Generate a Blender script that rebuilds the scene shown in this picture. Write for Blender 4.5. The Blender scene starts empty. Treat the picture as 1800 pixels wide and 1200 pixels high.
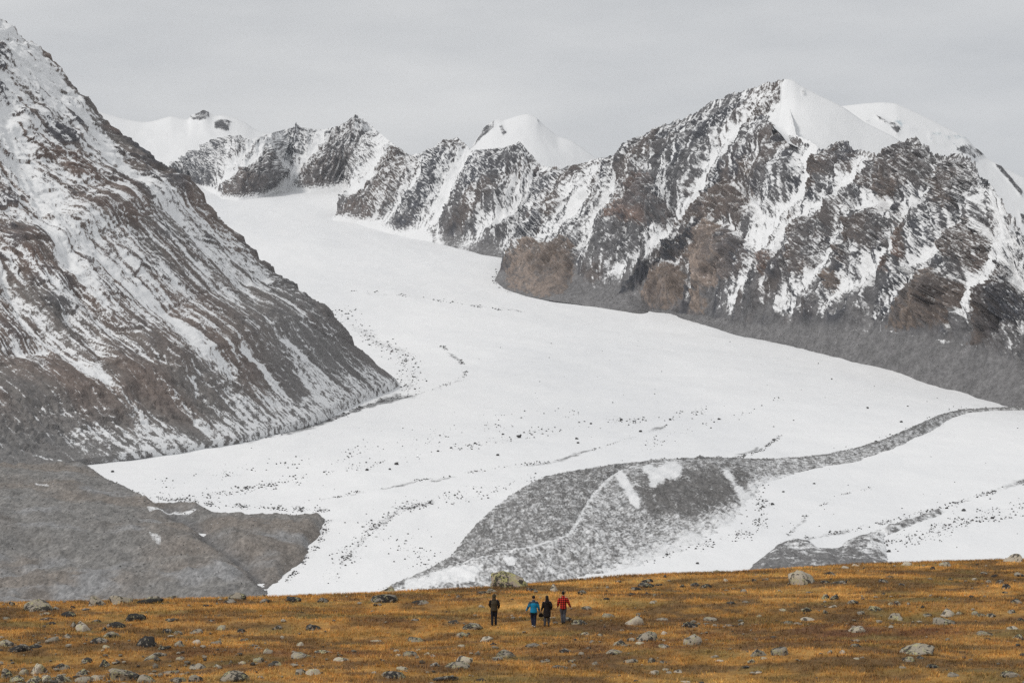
import bpy, math, random, time
import numpy as np
T0 = time.time()
rng = np.random.default_rng(7)
random.seed(7)
SC = bpy.context.scene
COL = SC.collection
R = math.radians

# ------------------------------------------------------------------ camera
F, CU, CV, CAMZ = 4000.0, 900.0, 600.0, 16.0      # focal length in photo pixels, principal point, eye height
cam = bpy.data.cameras.new('camera')
cam.sensor_width = 36.0
cam.lens = 36.0 * F / 1800.0
cam.clip_start = 0.5
cam.clip_end = 80000.0
camo = bpy.data.objects.new('camera', cam)
camo.location = (0, 0, CAMZ)
camo.rotation_euler = (R(90), 0, 0)
COL.objects.link(camo)
SC.camera = camo

# ------------------------------------------------------------------ sky, sun, exposure
SUN_DIR = np.array([-0.60, -0.38, 0.70]); SUN_DIR /= np.linalg.norm(SUN_DIR)
SUN_EL = math.asin(SUN_DIR[2]); SUN_AZ = math.atan2(SUN_DIR[0], SUN_DIR[1])
w = bpy.data.worlds.new('World'); SC.world = w; w.use_nodes = True
nt = w.node_tree; N = nt.nodes; L = nt.links
N.clear()
wo = N.new('ShaderNodeOutputWorld'); bg = N.new('ShaderNodeBackground')
sky = N.new('ShaderNodeTexSky'); sky.sky_type = 'NISHITA'; sky.sun_disc = False
sky.sun_elevation = SUN_EL; sky.sun_rotation = SUN_AZ; sky.altitude = 3000
hs = N.new('ShaderNodeHueSaturation'); hs.inputs['Saturation'].default_value = 0.25
tc = N.new('ShaderNodeTexCoord')
mp = N.new('ShaderNodeMapping'); mp.inputs['Scale'].default_value = (1.6, 1.6, 6.0); mp.inputs['Rotation'].default_value = (0, R(9), 0)
nz = N.new('ShaderNodeTexNoise'); nz.inputs['Scale'].default_value = 2.2; nz.inputs['Detail'].default_value = 5; nz.inputs['Roughness'].default_value = 0.55
cr = N.new('ShaderNodeValToRGB')
cr.color_ramp.elements[0].position = 0.32; cr.color_ramp.elements[0].color = (4.35, 4.52, 4.72, 1)
cr.color_ramp.elements[1].position = 0.68; cr.color_ramp.elements[1].color = (6.6, 6.64, 6.64, 1)
mx = N.new('ShaderNodeMix'); mx.data_type = 'RGBA'; mx.inputs['Factor'].default_value = 0.93
L.new(tc.outputs['Generated'], mp.inputs['Vector']); L.new(mp.outputs['Vector'], nz.inputs['Vector'])
L.new(nz.outputs['Fac'], cr.inputs['Fac'])
L.new(sky.outputs['Color'], hs.inputs['Color'])
L.new(hs.outputs['Color'], mx.inputs['A']); L.new(cr.outputs['Color'], mx.inputs['B'])
L.new(mx.outputs['Result'], bg.inputs['Color']); bg.inputs['Strength'].default_value = 0.1
L.new(bg.outputs[0], wo.inputs['Surface'])

sl = bpy.data.lights.new('sun', 'SUN'); sl.energy = 1.5; sl.angle = R(10); sl.color = (1.0, 0.965, 0.92)
so = bpy.data.objects.new('sun', sl); COL.objects.link(so)
import mathutils
so.rotation_euler = mathutils.Vector(SUN_DIR).to_track_quat('Z', 'Y').to_euler()
so.location = (-200, -100, 300)

SC.view_settings.view_transform = 'Standard'; SC.view_settings.look = 'None'
SC.view_settings.exposure = 0.15; SC.view_settings.gamma = 1.0; SC.view_settings.use_curve_mapping = False
SC.cycles.use_denoising = False
SC.cycles.max_bounces = 5; SC.cycles.diffuse_bounces = 3; SC.cycles.volume_bounces = 0

# ------------------------------------------------------------------ numpy noise
_perm = np.random.default_rng(3).permutation(256).astype(np.int32)
_perm = np.concatenate([_perm, _perm, _perm])
_ga = np.random.default_rng(5).normal(size=(256, 3)).astype(np.float32); _ga /= np.linalg.norm(_ga, axis=1)[:, None]
def perlin(x, y, z):
    x = np.asarray(x, np.float32); y = np.asarray(y, np.float32); z = np.asarray(z, np.float32)
    x, y, z = np.broadcast_arrays(x, y, z)
    xi = np.floor(x).astype(np.int32); yi = np.floor(y).astype(np.int32); zi = np.floor(z).astype(np.int32)
    fx = x - xi; fy = y - yi; fz = z - zi
    xi &= 255; yi &= 255; zi &= 255
    u = fx*fx*fx*(fx*(fx*6-15)+10); v = fy*fy*fy*(fy*(fy*6-15)+10); w_ = fz*fz*fz*(fz*(fz*6-15)+10)
    def g(dx, dy, dz):
        h = _perm[_perm[_perm[xi+dx]+yi+dy]+zi+dz]
        q = _ga[h]
        return q[..., 0]*(fx-dx) + q[..., 1]*(fy-dy) + q[..., 2]*(fz-dz)
    a = g(0,0,0); b = g(1,0,0); a = a+u*(b-a)
    c = g(0,1,0); b = g(1,1,0); c = c+u*(b-c); a = a+v*(c-a)
    d = g(0,0,1); b = g(1,0,1); d = d+u*(b-d)
    c = g(0,1,1); b = g(1,1,1); c = c+u*(b-c); d = d+v*(c-d)
    return (a+w_*(d-a))*1.6
def fbm(x, y, z, o=5, gain=0.5, lac=2.03):
    s = 0; a = 1.0; t = 0
    for i in range(o):
        s = s + a*perlin(x+i*17.3, y+i*9.1, z+i*5.7); t += a
        a *= gain; x = x*lac; y = y*lac; z = z*lac
    return s/t*1.4
def ridged(x, y, z, o=5, gain=0.5, lac=2.07):
    s = 0; a = 1.0; t = 0; wgt = 1.0
    for i in range(o):
        n = 1-np.abs(perlin(x+i*13.7, y+i*7.9, z+i*3.1)); n = n*n*wgt
        s = s + a*n; t += a; wgt = np.clip(n*1.6, 0, 1)
        a *= gain; x = x*lac; y = y*lac; z = z*lac
    return s/t
_hr = np.random.default_rng(11).random((65536, 5)).astype(np.float32)
def blocks(x, y, seed=0, tilt=.9):
    """angular crag relief: every cell of an uneven mosaic is a tilted facet with its own height, roughly -0.7..0.7"""
    x = np.asarray(x, np.float32); y = np.asarray(y, np.float32)
    xi = np.floor(x).astype(np.int64); yi = np.floor(y).astype(np.int64)
    bd = np.full(x.shape, 9., np.float32); h = np.zeros(x.shape, np.float32)
    for i in (-1, 0, 1):
        for j in (-1, 0, 1):
            cx, cy = xi+i, yi+j
            r = _hr[((cx*73856093) ^ (cy*19349663) ^ (seed*83492791)) & 65535]
            dx = x-cx-r[..., 0]; dy = y-cy-r[..., 1]; d = dx*dx+dy*dy
            k = d < bd
            bd = np.where(k, d, bd)
            h = np.where(k, r[..., 2]-.5+tilt*((r[..., 3]-.5)*dx+(r[..., 4]-.15)*dy), h)
    return h
def sstep(a, b, x):
    t = np.clip((x-a)/(b-a), 0, 1); return t*t*(3-2*t)
def lerp(a, b, t): return a+(b-a)*t
def cmix(A, B, t): return A+(np.asarray(B, np.float32)-A)*t[..., None]

def px(u, v, d):                       # photo pixel at depth d -> world point
    u = np.asarray(u, float); v = np.asarray(v, float); d = np.asarray(d, float)
    return np.stack([(u-CU)/F*d, d+0*u, (CV-v)/F*d+CAMZ], -1)
def to_px(P):
    return CU+P[..., 0]/P[..., 1]*F, CV-(P[..., 2]-CAMZ)/P[..., 1]*F

def seg_dist(U, V, pts, closed=False):
    """distance in px of U,V to a polyline, and position along it 0..1"""
    best = np.full(U.shape, 1e9, np.float32); al = np.zeros(U.shape, np.float32)
    n = len(pts); m = n if closed else n-1
    for i in range(m):
        a = pts[i]; b = pts[(i+1) % n]
        dx = b[0]-a[0]; dy = b[1]-a[1]; l2 = dx*dx+dy*dy+1e-9
        t = np.clip(((U-a[0])*dx+(V-a[1])*dy)/l2, 0, 1)
        d = np.hypot(U-a[0]-t*dx, V-a[1]-t*dy)
        k = d < best
        best = np.where(k, d, best); al = np.where(k, (i+t)/m, al)
    return best, al
def poly_in(U, V, pts):                # signed distance in px, positive inside; far away = -99
    pts = [(float(a), float(b)) for a, b in pts]
    us = [p[0] for p in pts]; vs = [p[1] for p in pts]
    out = np.full(U.shape, -99.0, np.float32)
    m = (U > min(us)-40) & (U < max(us)+40) & (V > min(vs)-40) & (V < max(vs)+40)
    if not m.any(): return out
    u = U[m]; v = V[m]
    d, _ = seg_dist(u, v, pts, True)
    ins = np.zeros(u.shape, bool); n = len(pts)
    for i in range(n):
        a = pts[i]; b = pts[(i+1) % n]
        if a[1] == b[1]: continue
        c = ((a[1] > v) != (b[1] > v)) & (u < (b[0]-a[0])*(v-a[1])/(b[1]-a[1])+a[0])
        ins ^= c
    out[m] = np.where(ins, d, -d)
    return out

# ------------------------------------------------------------------ mesh helpers
def mesh_from_grid(name, P, attrs=None, cols=None, uv=None):
    nu, nv = P.shape[:2]
    me = bpy.data.meshes.new(name)
    idx = np.arange(nu*nv).reshape(nu, nv)
    q = np.stack([idx[:-1, :-1], idx[1:, :-1], idx[1:, 1:], idx[:-1, 1:]], -1).reshape(-1, 4)
    nf = len(q)
    me.vertices.add(nu*nv); me.vertices.foreach_set('co', P.reshape(-1).astype(np.float32))
    me.loops.add(nf*4); me.loops.foreach_set('vertex_index', q.reshape(-1).astype(np.int32))
    me.polygons.add(nf)
    me.polygons.foreach_set('loop_start', np.arange(0, nf*4, 4, dtype=np.int32))
    me.polygons.foreach_set('loop_total', np.full(nf, 4, np.int32))
    me.polygons.foreach_set('use_smooth', np.ones(nf, bool))
    me.update(calc_edges=True)
    add_attrs(me, attrs, cols)
    return me
def add_attrs(me, attrs=None, cols=None):
    for k, a in (attrs or {}).items():
        at = me.attributes.new(k, 'FLOAT', 'POINT'); at.data.foreach_set('value', np.ascontiguousarray(a, np.float32).reshape(-1))
    for k, a in (cols or {}).items():
        at = me.attributes.new(k, 'FLOAT_COLOR', 'POINT')
        a = np.concatenate([np.asarray(a, np.float32).reshape(-1, 3), np.ones((a.size//3, 1), np.float32)], 1)
        at.data.foreach_set('color', a.reshape(-1))
def mesh_from(name, V, Fc, smooth=True, attrs=None, cols=None):
    """V (n,3), Fc (m,k) all faces the same size"""
    V = np.asarray(V, np.float32); Fc = np.asarray(Fc, np.int32)
    me = bpy.data.meshes.new(name); k = Fc.shape[1]; nf = len(Fc)
    me.vertices.add(len(V)); me.vertices.foreach_set('co', V.reshape(-1))
    me.loops.add(nf*k); me.loops.foreach_set('vertex_index', Fc.reshape(-1))
    me.polygons.add(nf)
    me.polygons.foreach_set('loop_start', np.arange(0, nf*k, k, dtype=np.int32))
    me.polygons.foreach_set('loop_total', np.full(nf, k, np.int32))
    me.polygons.foreach_set('use_smooth', np.full(nf, smooth, bool))
    me.update(calc_edges=True)
    add_attrs(me, attrs, cols)
    return me
def link(name, me, mat=None, parent=None, **props):
    o = bpy.data.objects.new(name, me); COL.objects.link(o)
    if mat is not None and not me.materials: me.materials.append(mat)
    if parent is not None: o.parent = parent
    for k, v in props.items(): o[k] = v
    return o
def normals(P):
    du = np.gradient(P, axis=0); dv = np.gradient(P, axis=1)
    n = np.cross(du, dv); n /= np.linalg.norm(n, axis=-1, keepdims=True)+1e-9
    n *= np.where((n*np.array([0, -0.5, 1.0])).sum(-1, keepdims=True) < 0, -1, 1)
    return n
def smooth_grid(A, k):
    for _ in range(k):
        B = A.copy()
        B[1:-1] = (A[:-2]+2*A[1:-1]+A[2:])/4
        A = B.copy()
        B[:, 1:-1] = (A[:, :-2]+2*A[:, 1:-1]+A[:, 2:])/4
        A = B
    return A

# ------------------------------------------------------------------ materials
def new_mat(name):
    m = bpy.data.materials.new(name); m.use_nodes = True
    t = m.node_tree; t.nodes.clear()
    out = t.nodes.new('ShaderNodeOutputMaterial'); b = t.nodes.new('ShaderNodeBsdfPrincipled')
    t.links.new(b.outputs[0], out.inputs['Surface'])
    b.inputs['Roughness'].default_value = 0.9; b.inputs['Specular IOR Level'].default_value = 0.15
    return m, t, b
def nd(t, typ, **kw):
    n = t.nodes.new(typ)
    for k, v in kw.items():
        if k in n.inputs: n.inputs[k].default_value = v
        else: setattr(n, k, v)
    return n
def mathn(t, op, a, b=None, clamp=False):
    n = t.nodes.new('ShaderNodeMath'); n.operation = op; n.use_clamp = clamp
    for i, s in enumerate((a, b)):
        if s is None: continue
        if isinstance(s, (int, float)): n.inputs[i].default_value = s
        else: t.links.new(s, n.inputs[i])
    return n.outputs[0]
def mixc(t, f, a, b, blend='MIX'):
    n = t.nodes.new('ShaderNodeMix'); n.data_type = 'RGBA'; n.blend_type = blend
    for k, s in (('Factor', f), ('A', a), ('B', b)):
        if isinstance(s, (int, float)): n.inputs[k].default_value = s
        elif isinstance(s, tuple): n.inputs[k].default_value = s
        else: t.links.new(s, n.inputs[k])
    return n.outputs['Result']

def terrain_mat(name, grain, amp=0.55, bump=0.0, rough_amp=0.5, soft=0.12, ys=.5):
    """rock colour from the 'tint' attribute, snow cover from 'snow', both broken up by grain-sized noise"""
    m, t, b = new_mat(name)
    tint = nd(t, 'ShaderNodeAttribute', attribute_name='tint'); sn = nd(t, 'ShaderNodeAttribute', attribute_name='snow')
    geo = nd(t, 'ShaderNodeNewGeometry')
    n1 = nd(t, 'ShaderNodeTexNoise', Scale=1.0/grain, Detail=4.0, Roughness=0.65)
    n2 = nd(t, 'ShaderNodeTexNoise', Scale=0.27/grain, Detail=3.0, Roughness=0.6)
    n3 = nd(t, 'ShaderNodeTexVoronoi', Scale=0.6/grain)
    mp_ = nd(t, 'ShaderNodeMapping'); mp_.inputs['Scale'].default_value = (1, ys, 1); t.links.new(geo.outputs['Position'], mp_.inputs['Vector'])   # debris drawn out along the valley
    for n in (n1, n2, n3): t.links.new(mp_.outputs[0], n.inputs['Vector'])
    v = mathn(t, 'MULTIPLY_ADD', n1.outputs['Fac'], rough_amp*1.6); t.nodes[-1].inputs[2].default_value = 1-rough_amp*0.8
    v2 = mathn(t, 'MULTIPLY_ADD', n3.outputs['Distance'], rough_amp*0.5); t.nodes[-1].inputs[2].default_value = 1-rough_amp*0.25
    v3 = mathn(t, 'MULTIPLY_ADD', n2.outputs['Fac'], rough_amp*1.3); t.nodes[-1].inputs[2].default_value = 1-rough_amp*.65
    vv = mathn(t, 'MULTIPLY', mathn(t, 'MULTIPLY', v, v2), v3)
    rock = mixc(t, 1.0, tint.outputs['Color'], vv, 'MULTIPLY')
    s = mathn(t, 'ADD', sn.outputs['Fac'], mathn(t, 'MULTIPLY', mathn(t, 'SUBTRACT', n1.outputs['Fac'], 0.5), amp*1.3))
    s = mathn(t, 'ADD', s, mathn(t, 'MULTIPLY', mathn(t, 'SUBTRACT', n2.outputs['Fac'], 0.5), amp*0.7))
    mr = nd(t, 'ShaderNodeMapRange'); mr.interpolation_type = 'SMOOTHSTEP'
    mr.inputs['From Min'].default_value = 0.5-soft; mr.inputs['From Max'].default_value = 0.5+soft
    t.links.new(s, mr.inputs['Value'])
    c = mixc(t, mr.outputs['Result'], rock, (0.82, 0.825, 0.83, 1))
    t.links.new(c, b.inputs['Base Color'])
    if bump:
        bp = nd(t, 'ShaderNodeBump', Strength=0.7, Distance=bump)
        t.links.new(n1.outputs['Fac'], bp.inputs['Height']); t.links.new(bp.outputs[0], b.inputs['Normal'])
    return m
M_far = terrain_mat('far_rock_and_snow', 8.0, amp=.65, bump=4.0, soft=.19)
M_mtn = terrain_mat('mountain_rock_and_snow', 4.0, amp=.7, bump=2.5, rough_amp=.7, soft=.19, ys=.30)
M_left = terrain_mat('scree_and_snow', 1.9, amp=.85, bump=1.0, rough_amp=.6, soft=.15)
M_mor = terrain_mat('moraine_gravel_and_snow', 1.5, amp=.6, bump=1.0, rough_amp=0.95, soft=.26, ys=.22)
M_ice = terrain_mat('glacier_snow', 3.2, amp=0.45, soft=.2, ys=.3)
t = M_ice.node_tree; b = [n for n in t.nodes if n.type == 'BSDF_PRINCIPLED'][0]
mixn = [n for n in t.nodes if n.type == 'MIX'][-1]
bd_ = nd(t, 'ShaderNodeAttribute', attribute_name='band'); geo = nd(t, 'ShaderNodeNewGeometry')
mpp = nd(t, 'ShaderNodeMapping'); mpp.inputs['Scale'].default_value = (.030, .010, .03); mpp.inputs['Rotation'].default_value = (0, 0, R(-25)); t.links.new(geo.outputs['Position'], mpp.inputs['Vector'])
rp = nd(t, 'ShaderNodeTexNoise', Scale=1.0, Detail=6.0, Roughness=.62); t.links.new(mpp.outputs[0], rp.inputs['Vector'])
fb = mathn(t, 'MULTIPLY', mathn(t, 'ADD', bd_.outputs['Fac'], mathn(t, 'MULTIPLY', mathn(t, 'SUBTRACT', rp.outputs['Fac'], .5), 1.2)), .75, True)
t.links.new(mixc(t, fb, (.88, .882, .885, 1), (.77, .78, .795, 1)), mixn.inputs['B'])
bp = nd(t, 'ShaderNodeBump', Strength=.9, Distance=2.2); t.links.new(rp.outputs['Fac'], bp.inputs['Height']); t.links.new(bp.outputs[0], b.inputs['Normal'])

DARK = np.array([0.050, 0.052, 0.060]); GREY = np.array([0.106, 0.104, 0.107]); SCREE = np.array([0.158, 0.154, 0.155])
BROWN = np.array([0.112, 0.092, 0.082]); RED = np.array([0.148, 0.104, 0.086]); TAN = np.array([0.225, 0.180, 0.152])

# ------------------------------------------------------------------ valley profile: glacier height against depth
_gd = np.array([400, 700, 1000, 1500, 2000, 2600, 3200, 3800, 4700, 6000, 7000, 8400, 10000, 11500, 13000, 15000], float)
_gz = np.array([-182, -178, -172, -161, -148, -128, -104, -76, -25, 60, 165, 330, 535, 760, 1000, 1350], float)
def spline(x, xs, ys):                 # cubic Hermite with Catmull-Rom slopes
    m = np.gradient(ys, xs); i = np.clip(np.searchsorted(xs, x)-1, 0, len(xs)-2)
    h = xs[i+1]-xs[i]; t = (x-xs[i])/h
    return ((1+2*t)*(1-t)**2*ys[i]+t*(1-t)**2*h*m[i]+t*t*(3-2*t)*ys[i+1]+t*t*(t-1)*h*m[i+1])
_dd = np.linspace(500, 14500, 6000); _vv = CV-spline(_dd, _gd, _gz)/_dd*F
def Dv(v): return np.interp(-np.asarray(v, float), -_vv, _dd)     # photo row on the glacier -> depth
def valley_z(y): return spline(y, _gd, _gz)+CAMZ

# ------------------------------------------------------------------ meadow ground
_cu = np.array([-600, 0, 250, 480, 620, 870, 1000, 1100, 1300, 1500, 1650, 1800, 2400], float)
_cv = np.array([1056, 1048, 1046, 1041, 1034, 1021, 1011, 1004, 996, 984, 979, 975, 960], float)
MZ = -15.6
_cd = -MZ*F/(_cv-CV); _cx = (_cu-CU)/F*_cd
def meadow_z(x, y):
    x = np.asarray(x, float); y = np.asarray(y, float)
    yc = np.interp(x, _cx, _cd)-5.0
    q = np.clip(y-yc, 0, None); qq = np.minimum(q, 17.0)
    fall = 0.0105*qq**2+0.357*(q-qq)
    near = np.clip(101-y, 0, None); n2 = np.minimum(near, 12.0)
    rise = 0.0058*n2**2+0.1392*(near-n2)
    und = 0.20*fbm(x/15, y/8, 0.3+0*x, 3)+0.07*fbm(x/3.2, y/2.2, 4.3+0*x, 3)
    # low terraces that give the grass its bands
    ter = 0.28*np.tanh(3*perlin(x/30+3, y/9+0.02*x, 8.1+0*x))
    damp = 1-0.75*sstep(-8, 2, y-yc)
    return MZ+CAMZ-fall+np.minimum(rise, 14.0)+(und+ter)*damp-0.1
def meadow_hit(u, v):                  # photo pixel -> point on the meadow
    dx = (u-CU)/F; dz = (CV-v)/F
    ys = np.linspace(92, 190, 1500); g = meadow_z(dx*ys, ys)-(CAMZ+dz*ys)
    k = np.nonzero(g > 0)[0]
    if len(k) == 0: k = [int(np.argmax(g))]
    y = ys[k[0]]
    return np.array([dx*y, y, meadow_z(np.array([dx*y]), np.array([y]))[0]])
#PART2
# ------------------------------------------------------------------ glacier
def glacier_z(x, y):
    u = CU+x/y*F
    z = valley_z(y)
    z = z+9.0*fbm(x/600, y/900, 0.5+0*x, 3)*sstep(1500, 3000, y)
    z = z+1.6*fbm(x/90, y/200, 2.5+0*x, 4)+1.8*ridged(x/160+y/900, y/60, 1.5+0*x, 3)*sstep(1300, 2200, y)
    # shallow tongue in front of the left debris
    return z
STONE_LINES = [   # photo rows of stones on the ice: polyline, half width px, number, grey dust strength
    ([(300, 885), (480, 852), (640, 822), (800, 792), (900, 772), (1020, 747), (1150, 735), (1240, 722)], 13, 420, .10),
    ([(490, 893), (600, 872), (720, 850), (800, 838), (880, 824), (965, 814), (1080, 778), (1170, 748)], 4, 260, .36),
    ([(585, 1015), (630, 950), (690, 895), (790, 876), (860, 864), (950, 846)], 22, 420, .10),
    ([(600, 990), (650, 935), (700, 897), (760, 882)], 9, 300, .25),
    ([(590, 545), (650, 590), (705, 625), (725, 660), (715, 690)], 20, 520, .22),
    ([(700, 695), (640, 715), (570, 742), (500, 762), (430, 778)], 7, 420, .42),
    ([(768, 604), (800, 628), (822, 652), (812, 668), (745, 690), (640, 716), (560, 745)], 4, 300, .36),
    ([(1290, 802), (1325, 792), (1352, 778), (1370, 764)], 4, 260, .45),
    ([(620, 515), (720, 521), (850, 539), (920, 546)], 4, 130, .35),
    ([(250, 872), (330, 880), (430, 862), (520, 850)], 16, 260, .06),
    ([(1340, 992), (1380, 950), (1415, 910), (1470, 872), (1530, 858)], 4, 120, .35),
    ([(1420, 948), (1540, 925), (1640, 897), (1720, 872), (1810, 842)], 7, 420, .30),
    ([(1540, 955), (1620, 945), (1700, 915), (1800, 885)], 22, 420, .10),
    ([(1640, 930), (1700, 925), (1745, 912), (1800, 905)], 10, 120, .1),
    ([(1330, 850), (1340, 890), (1335, 930), (1290, 950), (1200, 965), (1130, 990)], 14, 460, .10),
    ([(1400, 700), (1290, 735), (1180, 760), (1120, 790)], 14, 70, .05),
    ([(1690, 722), (1600, 757), (1540, 783), (1480, 798)], 13, 330, .12),
    ([(880, 475), (865, 492), (880, 508), (930, 520)], 5, 70, .1),
    ([(285, 878), (380, 890), (500, 897), (572, 900)], 8, 420, .14), ([(580, 915), (556, 960), (505, 1022)], 6, 240, .12),
    ([(300, 850), (520, 815), (760, 770), (1000, 720)], 26, 260, .04), ([(620, 905), (720, 960), (760, 1000)], 30, 160, .03),
]
nu, nv = 320, 420
dd = 560*(12300/560)**np.linspace(0, 1, nv)**0.93
umax = np.interp(dd, [0, 3000, 4500, 6500, 7600, 8600, 9600, 10600, 12300], [2250, 2250, 1900, 1350, 1000, 900, 740, 700, 660])
Y = np.broadcast_to(dd[None, :], (nu, nv)).copy(); X = ((-420+(umax[None, :]+420)*np.linspace(0, 1, nu)[:, None])-CU)/F*Y
Zg = glacier_z(X, Y)
P = np.stack([X, Y, Zg], -1)
U, V = to_px(P)
snow = 1.05+0*U
Uw = U+5*fbm(X/60, Y/60, 0*X, 3); Vw = V+3*fbm(X/60, Y/60, 5+0*X, 3)
for pts, hw, n, dust in STONE_LINES:
    d, _ = seg_dist(Uw, Vw, pts)
    snow = snow-dust*(1.15+.9*fbm(X/14, Y/30, 8+0*X, 3))*np.exp(-(d/(hw*0.75))**2)
# faint grey flow lines along the ice
flow = ridged((X+0.18*Y)/260, (Y)/2600, 3.1+0*X, 4)
snow = snow-0.30*sstep(0.50, 0.95, flow)*sstep(1400, 2000, Y)*sstep(7000, 4500, Y)
tint = np.broadcast_to(np.array([0.27, 0.272, 0.275], np.float32), P.shape).copy()
band = .5+.8*fbm((X+.18*Y)/330, Y/1900, 6.6+0*X, 4)+.3*fbm((X+.18*Y)/60, Y/420, 4.6+0*X, 4)
link('glacier', mesh_from_grid('glacier', P, {'snow': snow, 'band': band}, {'tint': tint}), M_ice, kind='structure')

# ------------------------------------------------------------------ mountain range on the right and in the middle distance
# each entry: crest pixel, rock-foot pixel, glacier-edge pixel
PAIRS = [
 ((300, 318), None, (318, 322), 300), ((338, 303), None, (336, 322), 500), ((358, 280), None, (352, 328), 560), ((384, 256), None, (366, 334), 620), ((404, 240), None, (380, 342), 640), ((422, 238), None, (392, 350), 640),
 ((438, 246), None, (420, 353), 640), ((478, 234), None, (452, 349), 640), ((500, 228), None, (485, 336), 640), ((522, 223), None, (503, 334), 640),
 ((558, 229), None, (520, 336), 640), ((590, 224), None, (545, 338), 640), ((618, 213), None, (575, 337), 660), ((638, 209), None, (600, 336), 660),
 ((660, 228), None, (614, 340), 640), ((690, 252), None, (582, 387), 640), ((724, 276), None, (625, 393), 640), ((752, 264), None, (664, 404), 640),
 ((785, 252), None, (690, 412), 660), ((803, 241), None, (715, 418), 660), ((830, 264), None, (745, 424), 660), ((868, 262), None, (795, 436), 660),
 ((900, 258), None, (830, 444), 660), ((913, 248), None, (845, 448), 660), ((930, 268), None, (870, 452), 640), ((952, 292), None, (895, 456), 600),
 ((985, 296), None, (872, 484), 640), ((1012, 290), None, (868, 492), 680), ((1050, 279), None, (885, 505), 720), ((1085, 273), None, (925, 518), 760),
 ((1110, 258), None, (975, 527), 800), ((1132, 240), None, (1015, 532), 820), ((1150, 225), None, (1045, 537), 840), ((1200, 209), None, (1095, 546), 860),
 ((1250, 180), (1140, 548), (1145, 555), 880), ((1300, 161), (1190, 552), (1195, 563), 900), ((1350, 146), (1222, 555), (1235, 572), 930), ((1376, 140), (1250, 558), (1262, 578), 950),
 ((1388, 190), (1282, 561), (1292, 585), 860), ((1400, 238), (1315, 565), (1335, 596), 800),
 ((1425, 250), (1335, 568), (1352, 600), 760), ((1443, 264), (1352, 570), (1368, 604), 740), ((1473, 249), (1375, 573), (1390, 610), 760), ((1484, 252), (1390, 575), (1405, 614), 760), ((1510, 265), (1415, 577), (1430, 620), 740),
 ((1540, 272), (1440, 579), (1455, 627), 720), ((1562, 270), (1465, 580), (1480, 634), 720), ((1584, 251), (1495, 580), (1510, 642), 740), ((1609, 239), (1530, 581), (1545, 650), 760),
 ((1622, 256), (1562, 584), (1575, 658), 740), ((1655, 278), (1600, 590), (1605, 666), 700), ((1676, 272), (1640, 597), (1640, 676), 690), ((1695, 276), (1672, 602), (1668, 684), 680),
 ((1712, 288), (1700, 608), (1695, 692), 660), ((1722, 309), (1720, 614), (1715, 698), 640), ((1742, 325), (1745, 622), (1740, 706), 620), ((1770, 368), (1775, 634), (1768, 714), 580),
 ((1800, 412), (1805, 648), (1800, 722), 540), ((1880, 500), (1890, 680), (1880, 745), 480), ((2050, 600), (2060, 720), (2050, 790), 400)]
GUL = [  # snow gullies: points, half width px (photo), strength
 ([(1341, 168), (1318, 209), (1275, 255), (1252, 287), (1240, 318), (1230, 353), (1209, 388), (1174, 415), (1150, 432)], 8, 1.0),
 ([(1430, 262), (1415, 333), (1385, 364), (1352, 404), (1336, 442), (1318, 481), (1300, 512), (1285, 545)], 13, 1.0),
 ([(1318, 350), (1335, 368), (1350, 385)], 9, 1.0), ([(1510, 300), (1470, 345), (1430, 372), (1395, 398), (1360, 440)], 7, .8),
 ([(1547, 326), (1539, 353), (1500, 372), (1485, 400), (1475, 430), (1450, 473), (1423, 504), (1385, 540)], 13, 1.0),
 ([(1575, 362), (1540, 362), (1500, 366)], 10, 1.0),
 ([(1652, 302), (1645, 333), (1617, 364), (1598, 396), (1572, 430), (1530, 473), (1500, 505), (1462, 536)], 8, .9),
 ([(1718, 345), (1707, 364), (1668, 396), (1645, 431), (1622, 462), (1582, 508), (1545, 552)], 7, .9),
 ([(1757, 349), (1761, 396), (1769, 431), (1745, 473), (1725, 512), (1700, 555)], 8, .9),
 ([(1730, 405), (1775, 470), (1800, 500), (1830, 540)], 7, .8), ([(1722, 320), (1755, 380), (1790, 440)], 8, .6),
 ([(1680, 478), (1705, 505), (1717, 512)], 5, .9), ([(1790, 600), (1800, 590)], 7, .6),
 ([(822, 272), (806, 300), (795, 330), (783, 355), (760, 385), (738, 408)], 17, 1.2), ([(772, 412), (770, 424)], 9, 1.2),
 ([(756, 275), (725, 326), (706, 353), (678, 384), (651, 396)], 6, 1.2),
 ([(678, 243), (659, 294), (640, 328), (622, 338)], 9, 1.2), ([(572, 232), (555, 262), (535, 292), (512, 318), (500, 338)], 11, 1.3),
 ([(480, 240), (452, 272), (425, 296), (400, 318), (380, 330)], 8, 1.2), ([(452, 250), (430, 270), (400, 300)], 5, 1.0),
 ([(915, 320), (912, 350), (900, 372), (853, 403), (812, 432)], 8, .8), ([(960, 300), (930, 335), (905, 365)], 5, .6),
 ([(1050, 300), (1035, 345), (1012, 375), (985, 405), (940, 425)], 7, .7), ([(1085, 325), (1062, 372), (1040, 400), (1025, 440)], 8, .7),
 ([(1010, 330), (990, 350), (930, 395), (885, 425)], 5, .7), ([(1130, 445), (1095, 470), (1050, 495)], 8, .6),
 ([(1200, 462), (1160, 468)], 5, .6), ([(1290, 405), (1310, 420)], 7, .8), ([(1105, 345), (1085, 365)], 5, .6),
 ([(512, 300), (500, 290), (480, 275)], 6, 1.0), ([(625, 318), (600, 332)], 7, 1.1)]
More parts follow.
